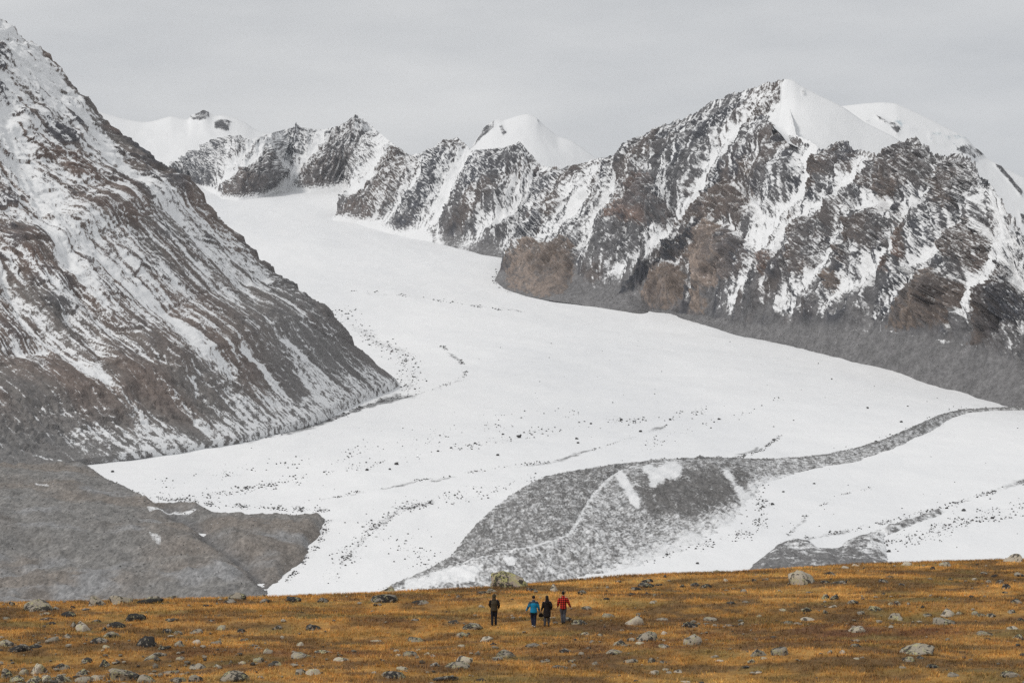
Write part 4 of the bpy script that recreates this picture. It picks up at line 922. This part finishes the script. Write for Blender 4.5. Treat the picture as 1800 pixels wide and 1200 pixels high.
# ------------------------------------------------------------------ grass and small stones of the meadow (uncountable)
def in_rock(x, y):
    bad = np.zeros(x.shape, bool)
    for o, W_ in BOBJ:
        if W_ < .5: continue
        bad |= ((x-o.location.x)/(W_*.46))**2+((y-o.location.y)/(W_*.40))**2 < 1
    return bad
n = 190000
yy = np.sqrt(rng.uniform(97**2, 172**2, n)); xx = yy*rng.uniform(-.262, .262, n)
dens = fbm(xx/2.0, yy/1.3, 11+0*xx, 3)
ok = (rng.random(n) < .62+.5*dens) & ~in_rock(xx, yy); xx = xx[ok]; yy = yy[ok]; n = len(xx)
zz = meadow_z(xx, yy); tcol = meadow_tint(xx, yy)
hfac = 1+.5*fbm(xx/4, yy/2.5, 15+0*xx, 3)
nb = 4
ang = rng.uniform(0, 2*np.pi, (n, nb)); rad = rng.uniform(.0, .11, (n, nb)); hgt = (rng.uniform(.07, .22, (n, nb))*hfac[:, None]); lean = rng.uniform(.0, .16, (n, nb))
wd = rng.uniform(.010, .024, (n, nb))
bx_ = xx[:, None]+np.cos(ang)*rad; by_ = yy[:, None]+np.sin(ang)*rad; bz_ = zz[:, None]-.02+0*ang
an2 = rng.uniform(0, np.pi, (n, nb))
v0 = np.stack([bx_-np.cos(an2)*wd, by_-np.sin(an2)*wd, bz_], -1); v1 = np.stack([bx_+np.cos(an2)*wd, by_+np.sin(an2)*wd, bz_], -1)
v2 = np.stack([bx_+np.cos(ang)*lean, by_+np.sin(ang)*lean, bz_+hgt], -1)
Vg = np.stack([v0, v1, v2], 2).reshape(-1, 3); Fg = np.arange(len(Vg)).reshape(-1, 3)
jit = rng.uniform(.65, 1.45, (n, nb, 1, 1)); warm = rng.uniform(.9, 1.1, (n, nb, 1, 3))
cg = (tcol[:, None, None, :]*jit*warm)*np.array([.85, .85, 1.25])[None, None, :, None]
m, t, b = new_mat('dry_grass'); at = nd(t, 'ShaderNodeAttribute', attribute_name='tint'); t.links.new(at.outputs['Color'], b.inputs['Base Color'])
link('grass', mesh_from('grass', Vg, Fg, False, None, {'tint': cg.reshape(-1, 3)}), m, kind='stuff', label='short golden brown autumn grass covering the meadow in the foreground', category='grass')

OCT = (np.array([[1, 0, 0], [-1, 0, 0], [0, 1, 0], [0, -1, 0], [0, 0, 1], [0, 0, -1]], float), np.array([[0, 2, 4], [2, 1, 4], [1, 3, 4], [3, 0, 4], [2, 0, 5], [1, 2, 5], [3, 1, 5], [0, 3, 5]]))
def scatter(name, pts, size, seed, mat, flat=.75, sub=ICO1, tint=None, **props):
    r = np.random.default_rng(seed); n = len(pts)
    shapes = [rock_shape(900+i, sub)[0] for i in range(8)]; Fc = sub[1]; nvx = len(sub[0])
    S = np.stack(shapes)[r.integers(0, 8, n)]
    an = r.uniform(0, 2*np.pi, n); c, s_ = np.cos(an)[:, None], np.sin(an)[:, None]
    A = r.uniform(.7, 1.25, (n, 1, 3))*np.array([1, 1, flat])
    S = S*A
    Q = np.stack([S[..., 0]*c-S[..., 1]*s_, S[..., 0]*s_+S[..., 1]*c, S[..., 2]+.25], -1)*size[:, None, None]+pts[:, None, :]
    FF = (Fc[None]+(np.arange(n)*nvx)[:, None, None]).reshape(-1, 3)
    cols = None
    if tint is not None: cols = {'tint': np.repeat(tint, nvx, 0)}
    return link(name, mesh_from(name, Q.reshape(-1, 3), FF, False, None, cols), mat, **props)
mst, t, b = new_mat('loose_stone'); at = nd(t, 'ShaderNodeAttribute', attribute_name='tint'); geo = nd(t, 'ShaderNodeNewGeometry')
t.links.new(at.outputs['Color'], b.inputs['Base Color'])
# pebbles and cobbles in the turf, thick at the lower left
n = 9000
yy = np.sqrt(rng.uniform(99**2, 168**2, n)); xx = yy*rng.uniform(-.25, .25, n)
v = CV-MZ*F/yy; u = CU+xx/yy*F
dn = .09+1.1*np.exp(-(((u-150)/300)**2+((v-1180)/38)**2))+.35*np.exp(-(((u-1600)/260)**2+((v-1085)/18)**2))+.35*np.exp(-(((u-1330)/200)**2+((v-1088)/12)**2))+.25*np.exp(-(((u-480)/260)**2+((v-1150)/20)**2))+.2*np.exp(-(((u-1150)/160)**2+((v-1120)/16)**2))
ok = rng.random(n) < dn*(.7+.8*fbm(xx/3, yy/2, 21+0*xx, 3)); xx = xx[ok]; yy = yy[ok]; n = len(xx)
sz = .05+.13*rng.random(n)**2.5
tone = rng.choice([0, 1, 2], n, p=[.4, .35, .25]); tt_ = np.array([[.30, .265, .21], [.19, .17, .135], [.075, .07, .062]])[tone]*rng.uniform(.75, 1.2, (n, 1))
scatter('meadow_stones', np.stack([xx, yy, meadow_z(xx, yy)+.03], -1), sz, 41, mst, .6, ICO1, tt_, kind='stuff', label='small loose stones strewn between the grass of the meadow', category='stones')

# ------------------------------------------------------------------ stones on the glacier and the debris
def on_ice(u, v):
    d = Dv(v)
    for _ in range(4):
        x = (u-CU)/F*d; d = d+(glacier_z(x, d)-(CAMZ+(CV-v)/F*d))*0
    x = (u-CU)/F*d
    return np.stack([x, d, glacier_z(x, d)], -1)
pts = []; sizes = []
for L_, hw, cnt, dust in STONE_LINES:
    cnt = int(cnt*2.6); s = rng.random(cnt); s = np.clip(s+.06*np.sin(s*37+cnt), 0, 1); p = poly_interp(L_, s)
    # spread by true photo length
    off = rng.normal(0, hw*.55, (cnt, 2))*np.array([1.0, .55])
    p = p+off; q = on_ice(p[:, 0], p[:, 1]); pts.append(q)
    sizes.append(q[:, 1]/F*np.clip(.17+1.9*rng.random(cnt)**7, .15, 2.1)*(.85 if hw < 6 else 1.0))
p = np.stack([rng.uniform(150, 1800, 500), rng.uniform(600, 1000, 500)], -1); q = on_ice(p[:, 0], p[:, 1]); pts.append(q); sizes.append(q[:, 1]/F*np.clip(.35+rng.random(500)**4*1.6, .3, 2.0)*.8)
pts = np.concatenate(pts); sizes = np.concatenate(sizes)
def tint_stone(n): return np.array([.115, .112, .112])*rng.uniform(.6, 1.5, (n, 1))*rng.uniform(.95, 1.05, (n, 3))
BIGS = [(912, 771, 9), (697, 820, 8), (645, 832, 7), (1014, 772, 6), (1016, 778, 5), (1092, 739, 6), (875, 803, 6), (685, 830, 5), (1126, 757, 6), (1264, 738, 6), (1039, 745, 5), (835, 781, 5), (884, 766, 5), (198, 829, 6), (1358, 889, 7), (1330, 1000, 6), (1377, 866, 5), (755, 883, 6), (728, 891, 5), (1431, 852, 5), (1694, 899, 8), (1744, 911, 7), (1664, 893, 6), (1628, 912, 5), (1562, 970, 8), (1509, 790, 6), (1370, 805, 6), (1184, 965, 5), (1172, 978, 6), (1226, 990, 6), (1540, 775, 6), (1525, 725, 5), (1584, 743, 6), (1178, 740, 5), (793, 790, 5), (770, 795, 5), (455, 768, 6), (632, 716, 6), (604, 727, 5)]
for i, (u, v, wpx) in enumerate(BIGS):
    q = on_ice(np.array([float(u)]), np.array([float(v)]))[0]
    Vv, Fc = rock_shape(2000+i, ICO2); s_ = wpx*q[1]/F*.5
    me = mesh_from('glacier_boulder', Vv*np.array([s_, s_*.9, s_*.72]), Fc, False, None, {'tint': np.repeat(np.array([[.075, .073, .073]]), len(Vv), 0)})
    o = link('glacier_boulder', me, mst); o.location = (q[0], q[1], q[2]+s_*.4)
    o['category'] = 'boulder'; o['group'] = 'boulders on the glacier'
    side = 'left' if u < 700 else 'middle' if u < 1130 else 'right'; lev = 'upper' if v < 775 else 'lower' if v > 860 else 'central'
    same = sorted(q_[0] for q_ in BIGS if ('left' if q_[0] < 700 else 'middle' if q_[0] < 1130 else 'right') == side and ('upper' if q_[1] < 775 else 'lower' if q_[1] > 860 else 'central') == lev)
    o['label'] = f'dark boulder on the {lev} {side} glacier snow, '+('the only large one' if len(same) == 1 else ['first', 'second', 'third', 'fourth', 'fifth', 'sixth', 'seventh', 'eighth', 'ninth', 'tenth', 'eleventh', 'twelfth'][same.index(u)]+' from the left')
scatter('glacier_stones', pts+np.array([0, 0, .2]), sizes, 42, mst, .75, ICO1, tint_stone(len(pts)), kind='stuff', label='dark stones strewn in lines over the snow-covered glacier', category='stones')
# blocks on the bare debris field
X, Y, Z2, q = DEBRIS
idx = np.nonzero((q > 3).reshape(-1) & (rng.random(q.size) < .30))[0]
pp = np.stack([X.reshape(-1)[idx], Y.reshape(-1)[idx], Z2.reshape(-1)[idx]], -1)
pp += np.stack([rng.uniform(-1.5, 1.5, len(pp)), rng.uniform(-3, 3, len(pp)), 0*pp[:, 0]], -1)
sz = pp[:, 1]/F*np.clip(.36+1.8*rng.random(len(pp))**5, .3, 2.1)
scatter('debris_stones', pp, sz, 43, mst, .85, OCT, np.array([.27, .262, .255])*rng.uniform(.45, 1.55, (len(pp), 1)), kind='stuff', label='grey blocks of rock covering the debris field on the left', category='stones')
def cover(name, Pg, mask, frac, seed, tone, label):
    idx = np.nonzero(mask.reshape(-1) & (np.random.default_rng(seed).random(mask.size) < frac))[0]
    pp = Pg.reshape(-1, 3)[idx]; r = np.random.default_rng(seed+1)
    sz = pp[:, 1]/F*np.clip(.22+1.3*r.random(len(pp))**6, .2, 1.5)
    scatter(name, pp, sz, seed, mst, .85, OCT, np.array(tone)*r.uniform(.45, 1.6, (len(pp), 1)), kind='stuff', label=label, category='stones')
cover('moraine_stones', RIDGE[0], RIDGE[1] < .62, .11, 51, (.19, .186, .183), 'loose blocks scattered over the sharp snow-dusted moraine ridge')
cover('low_moraine_stones', LOWM[0], LOWM[1] > 0, .45, 55, (.17, .167, .165), 'dark blocks on the low bare moraine at the lower right')
cover('scree_stones', APRON[0], APRON[1] > .86, .14, 53, (.155, .152, .153), 'grey blocks of the scree belt below the right mountain')
print('stones', len(pts), len(pp), time.time()-T0)
#PART4
# ------------------------------------------------------------------ people walking away over the meadow
def skin(name, chains, mat, parent, vox=.013, keep=.6):
    """tapered limbs (lists of (point, radius or (rx, ry))) fused into one continuous surface"""
    VV, FF, n0, K = [], [], 0, 14
    for ch in chains:
        pts = np.array([p for p, _ in ch], float); rad = np.array([r if isinstance(r, tuple) else (r, r) for _, r in ch], float)
        # Catmull-Rom resample so that limbs bend softly
        m_ = len(pts); s = np.linspace(0, m_-1, (m_-1)*5+1); k = np.arange(m_)
        cr_ = lambda A: np.stack([np.interp(s, k, A[:, c]) for c in range(A.shape[1])], 1)
        C, Rr = cr_(pts), cr_(rad)
        for _ in range(2): C[1:-1] = (C[:-2]+2*C[1:-1]+C[2:])/4; Rr[1:-1] = (Rr[:-2]+2*Rr[1:-1]+Rr[2:])/4
        T = np.gradient(C, axis=0); T /= np.linalg.norm(T, axis=1, keepdims=True)+1e-9
        rc, rr, tt_ = [C[0]-T[0]*Rr[0].min()*.35], [Rr[0]*.55], [T[0]]
        for c_, r_, t_ in zip(C, Rr, T): rc.append(c_); rr.append(r_); tt_.append(t_)
        rc.append(C[-1]+T[-1]*Rr[-1].min()*.35); rr.append(Rr[-1]*.55); tt_.append(T[-1])
        ring = []
        for c_, r_, t_ in zip(rc, rr, tt_):
            e1 = np.array([1., 0, 0]) if abs(t_[0]) < .85 else np.array([0, 0, 1.])
            e1 = e1-t_*(e1@t_); e1 /= np.linalg.norm(e1); e2 = np.cross(t_, e1)
            a_ = np.arange(K)*2*np.pi/K
            ring.append(c_+np.cos(a_)[:, None]*e1*r_[0]+np.sin(a_)[:, None]*e2*r_[1])
        nr_ = len(ring); VV.append(np.concatenate(ring+[np.array([rc[0]-tt_[0]*rr[0].min()*.3, rc[-1]+tt_[-1]*rr[-1].min()*.3])]))
        for a_ in range(nr_-1):
            for q_ in range(K): FF.append((n0+a_*K+q_, n0+a_*K+(q_+1) % K, n0+(a_+1)*K+(q_+1) % K, n0+(a_+1)*K+q_))
        for q_ in range(K): FF.append((n0+nr_*K, n0+(q_+1) % K, n0+q_)); FF.append((n0+nr_*K+1, n0+(nr_-1)*K+q_, n0+(nr_-1)*K+(q_+1) % K))
        n0 += nr_*K+2
    me = bpy.data.meshes.new(name); me.from_pydata(np.concatenate(VV).tolist(), [], FF)
    o = bpy.data.objects.new(name, me); COL.objects.link(o)
    md = o.modifiers.new('fuse', 'REMESH'); md.mode = 'VOXEL'; md.voxel_size = vox; md.use_smooth_shade = True
    sm = o.modifiers.new('soft', 'SMOOTH'); sm.factor = .5; sm.iterations = 3
    dc = o.modifiers.new('thin', 'DECIMATE'); dc.ratio = keep
    dg = bpy.context.evaluated_depsgraph_get(); dg.update()
    m2 = bpy.data.meshes.new_from_object(o.evaluated_get(dg))
    bpy.data.objects.remove(o); bpy.data.meshes.remove(me)
    m2.name = name; m2.materials.clear(); m2.materials.append(mat)
    return link(name, m2, mat, parent)
def flat_mat(name, col, rough=.85, noise=.25, sc=30.0):
    m, t, b = new_mat(name); tc = nd(t, 'ShaderNodeTexCoord')
    n = nd(t, 'ShaderNodeTexNoise', Scale=sc, Detail=3.0); t.links.new(tc.outputs['Object'], n.inputs['Vector'])
    f = mathn(t, 'MULTIPLY_ADD', n.outputs['Fac'], noise*2); t.nodes[-1].inputs[2].default_value = 1-noise
    t.links.new(mixc(t, 1.0, col+(1,), f, 'MULTIPLY'), b.inputs['Base Color']); b.inputs['Roughness'].default_value = rough
    return m
def plaid_mat():
    m, t, b = new_mat('red_plaid_cloth'); tc = nd(t, 'ShaderNodeTexCoord'); sp = nd(t, 'ShaderNodeSeparateXYZ'); t.links.new(tc.outputs['Object'], sp.inputs[0])
    def bar(o, per, wd):
        return mathn(t, 'LESS_THAN', mathn(t, 'FRACT', mathn(t, 'ADD', mathn(t, 'MULTIPLY', o, 1/per), 50.0)), wd)
    a = bar(sp.outputs['X'], .115, .42); c = bar(sp.outputs['Z'], .115, .42)
    s = mathn(t, 'MULTIPLY', mathn(t, 'ADD', a, c), .5)
    cr = nd(t, 'ShaderNodeValToRGB'); e = cr.color_ramp.elements
    e[0].color = (.62, .045, .03, 1); e[0].position = 0; e[1].color = (.012, .008, .010, 1); e[1].position = 1.0
    k = e.new(.5); k.color = (.20, .018, .016, 1); cr.color_ramp.interpolation = 'CONSTANT'
    e[1].position = .4; e[1].color = (.20, .018, .016, 1); e[2].position = .9; e[2].color = (.012, .008, .010, 1)
    t.links.new(s, cr.inputs['Fac']); t.links.new(cr.outputs[0], b.inputs['Base Color']); return m
def blue_mat():
    m, t, b = new_mat('blue_jacket_cloth'); tc = nd(t, 'ShaderNodeTexCoord'); sp = nd(t, 'ShaderNodeSeparateXYZ'); t.links.new(tc.outputs['Object'], sp.inputs[0])
    ax = mathn(t, 'ABSOLUTE', sp.outputs['X'])
    top = mathn(t, 'GREATER_THAN', mathn(t, 'SUBTRACT', sp.outputs['Z'], mathn(t, 'MULTIPLY', ax, -.25)), 1.365)
    line = mathn(t, 'MULTIPLY', mathn(t, 'GREATER_THAN', ax, .235), mathn(t, 'LESS_THAN', mathn(t, 'FRACT', mathn(t, 'MULTIPLY', sp.outputs['Y'], 9.0)), .30))
    c = mixc(t, top, (.012, .215, .40, 1), (.030, .050, .072, 1)); c = mixc(t, line, c, (.03, .06, .10, 1))
    t.links.new(c, b.inputs['Base Color']); b.inputs['Roughness'].default_value = .6; return m
M_skin = flat_mat('skin', (.42, .25, .18), .6, .05); M_hair = flat_mat('black_hair', (.010, .009, .009), .6, .3, 60)
M_navy = flat_mat('navy_trousers', (.016, .020, .040)); M_blk = flat_mat('black_cloth', (.014, .013, .014)); M_blk2 = flat_mat('charcoal_trousers', (.018, .019, .026))
M_grey = flat_mat('grey_denim', (.085, .090, .105)); M_olive = flat_mat('olive_jacket', (.060, .047, .030)); M_legg = flat_mat('grey_leggings', (.055, .055, .062))
M_shoe = flat_mat('dark_shoes', (.03, .028, .027)); M_shoel = flat_mat('pale_shoes', (.42, .42, .42)); M_plaid, M_blue = plaid_mat(), blue_mat()
M_coat = flat_mat('black_coat_cloth', (.017, .014, .014)); M_bag = flat_mat('black_leather', (.010, .010, .011), .45)
def person(u, v, hpx, label, pose):
    hit = meadow_hit(u, v)
    e = bpy.data.objects.new('person', None); COL.objects.link(e); e.empty_display_size = .3
    e.location = hit; e['label'] = label; e['category'] = 'person'; e['group'] = 'hikers walking towards the glacier'
    k = hpx*hit[1]/F/1.74; e.scale = (k, k, k)
    e.rotation_euler = (0, 0, pose.get('turn', 0))
    J = {'pel': (0, 0, .95), 'spi': (0, 0, 1.10), 'che': (0, .0, 1.26), 'cla': (0, 0, 1.375), 'nkb': (0, 0, 1.46), 'nek': (0, .01, 1.53), 'hd0': (0, .025, 1.58), 'hd1': (0, .03, 1.645), 'hd2': (0, .025, 1.70)}
    for s, n in ((-1, 'L'), (1, 'R')):
        J['sh'+n] = (s*.175, 0, 1.415); J['el'+n], J['wr'+n] = pose['arm'+n]
        J['hi'+n] = (s*.095, 0, .90); J['kn'+n], J['an'+n] = pose['leg'+n]
        a = J['an'+n]; J['to'+n] = (a[0]+s*.02, a[1]+.15, max(.035, a[2]-.05) if a[2] < .13 else a[2]-.10)
    ch = [[(J['pel'], (.135, .10)), (J['spi'], (.125, .095)), (J['che'], (.15, .11)), (J['cla'], (.145, .095)), (J['nkb'], (.072, .068)), (J['nek'], .052), (J['hd0'], (.062, .070)), (J['hd1'], (.076, .092)), (J['hd2'], (.055, .066))]]
    for s, n in ((-1, 'L'), (1, 'R')):
        w_, el = np.array(J['wr'+n]), np.array(J['el'+n])
        d = (w_-el)/np.linalg.norm(w_-el); pm = tuple(w_+d*.075)
        ch.append([((s*.07, 0, 1.385), .07), (J['sh'+n], .062), (J['el'+n], .046), (J['wr'+n], .030), (pm, (.034, .020))])
        side = np.cross(d, [0, 1, 0]); side /= np.linalg.norm(side)+1e-6; fw = np.cross(side, d)
        for j, (off, ln) in enumerate(((-.030, .060), (-.010, .075), (.010, .072), (.030, .055))):   # four curled fingers
            b0 = np.array(pm)+fw*off+d*.018; b1 = b0+d*ln*.6+side*.006*s; b2 = b1+d*ln*.4-side*.018*s
            ch.append([(pm, (.034, .020)), (tuple(b0), .0105), (tuple(b1), .010), (tuple(b2), .009)])
        t0 = w_+d*.03+fw*.034; t1 = t0+d*.04+fw*.018                                                # thumb leaves the side of the palm
        ch.append([(J['wr'+n], .030), (tuple(t0), .012), (tuple(t1), .010)])
        ch.append([(J['pel'], (.135, .10)), (J['hi'+n], .085), (J['kn'+n], .058), (J['an'+n], .042), (J['to'+n], .036)])
    body = skin('body', ch, M_skin, e, .0095, .4)
    # face: nose, ears, brow give the head its front even though it is turned away
    fv = []
    hd = J['hd1']
    for nm, c, r in (('nose', (0, .115, -.015), (.014, .022, .022)), ('ear', (-.080, .0, -.01), (.012, .022, .034)), ('ear', (.080, .0, -.01), (.012, .022, .034)), ('eye', (-.03, .083, .012), (.012, .010, .009)), ('eye', (.03, .083, .012), (.012, .010, .009)), ('mouth', (0, .088, -.055), (.024, .010, .007))):
        V_, F_ = ICO2
        link(nm, mesh_from(nm, V_*np.array(r)+np.array(hd)+np.array(c), F_), M_skin if nm in ('nose', 'ear') else M_hair if nm == 'eye' else M_skin, e)
    # trousers
    tr = [[((0, 0, 1.02), (.155, .115)), (J['pel'], (.165, .125))]]
    for s, n in ((-1, 'L'), (1, 'R')):
        kn, an = np.array(J['kn'+n]), np.array(J['an'+n])
        tr.append([(J['pel'], (.165, .125)), (J['hi'+n], .108), (tuple(np.array(J['hi'+n])*.45+kn*.55), .098), (J['kn'+n], .080), (tuple(kn*.5+an*.5), .075), (tuple(an+np.array([0, -.005, -.005])), pose.get('hem', .068))])
    pose_tm = pose['trouser']
    skin('trousers', tr, pose_tm, e)
    for n in 'LR':
        a, tt = np.array(J['an'+n]), np.array(J['to'+n])
        skin('shoe', [[(tuple(a+[0, -.045, -.035]), .045), (tuple(a+[0, .01, -.03]), .05), (tuple(tt), (.042, .030))]], pose['shoe'], e, .012)
    # jacket / shirt / coat
    cw = pose.get('bulk', 1.0); hem = pose['hemz']
    fl = pose.get('flare', 1.0)
    jk = [[((0, 0, hem), (.180*cw*fl, .145*cw*fl)), ((0, 0, (hem+1.08)/2), (.172*cw*(1+(fl-1)*1.6), .138*cw)), ((0, 0, 1.08), (.160*cw, .128*cw)), ((0, -.005, 1.24), (.180*cw, .138*cw)), (J['cla'], (.172*cw, .122)), ((0, 0, 1.45), (.105, .095)), ((0, .005, 1.50), (.082, .082))]]
    sleeves = []
    for s, n in ((-1, 'L'), (1, 'R')):
        wr, el, sh = np.array(J['wr'+n]), np.array(J['el'+n]), np.array(J['sh'+n])
        arm = [((s*.11, 0, 1.37), .072), (tuple(sh+np.array([-s*.012, 0, -.03])), .074*cw), (tuple(sh*.5+el*.5), .076*cw), (tuple(el), .068*cw), (tuple(el*.5+wr*.5), .060*cw), (tuple(wr), .050)]
        (sleeves if pose.get('sleeve') else jk).append(arm)
    skin(pose['top_name'], jk, pose['top'], e)
    for s_ in sleeves: skin('sleeve', [s_], pose['sleeve'], e)
    # hair or hood
    V_, F_ = ICO3
    if pose['hair'] == 'hood':
        Q = V_*np.array([.112, .128, .138])+np.array([0, .012, 1.635]); Q[:, 1] = np.where(Q[:, 1] > .09, .09, Q[:, 1])
        link('hood', mesh_from('hood', Q, F_), pose['top'], e)
        skin('collar', [[((0, -.03, 1.42), (.13, .10)), ((0, -.015, 1.50), (.10, .095)), ((0, 0, 1.58), (.10, .10))]], pose['top'], e)
    else:
        Q = V_*np.array([.090, .106, .100]); Q *= (1+.10*fbm(V_[:, 0]*4, V_[:, 1]*4, V_[:, 2]*4, 4))[:, None]
        Q = Q+np.array([0, .012, 1.665]); lo = Q[:, 2] < 1.60; Q[lo, 2] = 1.60+(Q[lo, 2]-1.60)*.55
        fr = Q[:, 1] > .075; Q[fr, 2] = np.maximum(Q[fr, 2], 1.70)
        link('hair', mesh_from('hair', Q, F_), M_hair, e)
        if pose['hair'] == 'long':
            skin('long_hair', [[((0, -.01, 1.68), (.088, .09)), ((0, -.04, 1.58), (.095, .078)), ((.005, -.08, 1.47), (.112, .065)), ((.0, -.125, 1.36), (.10, .045)), ((-.01, -.135, 1.28), (.07, .03))]], M_hair, e)
    return e, J, k
P1, _, _ = person(868.5, 1099.5, 55.5, 'person in olive hooded jacket with black sleeves and dark trousers, walking alone',
    dict(turn=-.06, armL=((-.235, -.03, 1.16), (-.19, .15, 1.00)), armR=((.27, -.02, 1.15), (.24, .14, .97)), legL=((-.10, .02, .50), (-.10, -.03, .09)), legR=((.085, .06, .50), (.085, .10, .08)),
         trouser=M_blk2, shoe=M_shoe, top=M_olive, sleeve=M_blk, top_name='jacket', hemz=.84, bulk=1.16, hair='hood'))
P2, _, _ = person(938, 1102, 55, 'person in bright blue jacket with dark shoulders and navy trousers, arms swinging',
    dict(turn=.0, armL=((-.28, -.05, 1.16), (-.40, .02, .93)), armR=((.26, .02, 1.15), (.32, .10, .90)), legL=((-.09, .10, .51), (-.05, -.02, .12)), legR=((.075, .05, .50), (.06, -.10, .09)),
         trouser=M_navy, shoe=M_shoel, top=M_blue, top_name='jacket', hemz=.83, bulk=1.13, hair='short', hem=.060))
P3, J3, k3 = person(961.5, 1101, 54.5, 'long-haired person in a knee-length black coat walking between two companions',
    dict(turn=.05, armL=((-.24, -.02, 1.16), (-.30, .08, .92)), armR=((.25, -.06, 1.15), (.22, .08, .96)), legL=((-.10, .04, .50), (-.13, -.06, .10)), legR=((.09, .06, .50), (.10, .06, .08)),
         trouser=M_legg, shoe=M_shoe, top=M_coat, top_name='coat', hemz=.58, flare=1.12, bulk=1.06, hair='long', hem=.050))
P4, _, _ = person(990, 1096.5, 57, 'person in red and black checked shirt and grey jeans at the right of the group',
    dict(turn=-.10, armL=((-.26, -.02, 1.15), (-.30, .08, .92)), armR=((.28, .0, 1.15), (.38, .08, .93)), legL=((-.075, .10, .51), (-.05, .10, .08)), legR=((.06, .08, .51), (.07, -.12, .12)),
         trouser=M_grey, shoe=M_shoe, top=M_plaid, top_name='shirt', hemz=.84, bulk=1.06, hair='short', hem=.060))
# handbag held in the left hand of the person in the black coat
bagp = np.array(P3.location)+k3*np.array([-.335, .10, .53])
bag = bpy.data.objects.new('handbag', None); COL.objects.link(bag); bag.location = bagp; bag.empty_display_size = .1
bag['label'] = 'black handbag hanging from the hand of the person in black'; bag['category'] = 'handbag'
V_, F_ = ICO3
Q = np.sign(V_)*np.abs(V_)**.55*np.array([.125, .055, .115]); Q[:, 0] *= 1-.28*(Q[:, 2]/.115)
link('bag_body', mesh_from('bag_body', Q+np.array([0, 0, .12]), F_), M_bag, bag)
skin('strap', [[((-.06, 0, .21), .010), ((-.045, 0, .28), .010), ((.0, 0, .315), .010), ((.045, 0, .28), .010), ((.06, 0, .21), .010)]], M_bag, bag, .008)
print('people', time.time()-T0)
#PART5
# ------------------------------------------------------------------ thin mountain air
hz = bpy.data.meshes.new('haze')
x0, x1, y0, y1, z0, z1 = -9000.0, 9000.0, -600.0, 17500.0, -900.0, 2200.0
hz.from_pydata([(x, y, z) for x in (x0, x1) for y in (y0, y1) for z in (z0, z1)], [], [(0, 1, 3, 2), (4, 6, 7, 5), (0, 4, 5, 1), (2, 3, 7, 6), (0, 2, 6, 4), (1, 5, 7, 3)])
m = bpy.data.materials.new('haze'); m.use_nodes = True; t = m.node_tree; t.nodes.clear()
out = t.nodes.new('ShaderNodeOutputMaterial'); pv = t.nodes.new('ShaderNodeVolumePrincipled')
pv.inputs['Color'].default_value = (.86, .91, 1.0, 1); pv.inputs['Density'].default_value = 1.2e-5; pv.inputs['Anisotropy'].default_value = .2
t.links.new(pv.outputs[0], out.inputs['Volume'])
link('haze', hz, m, kind='stuff', label='thin pale mountain air veiling the far peaks', category='haze')
print('done', time.time()-T0)
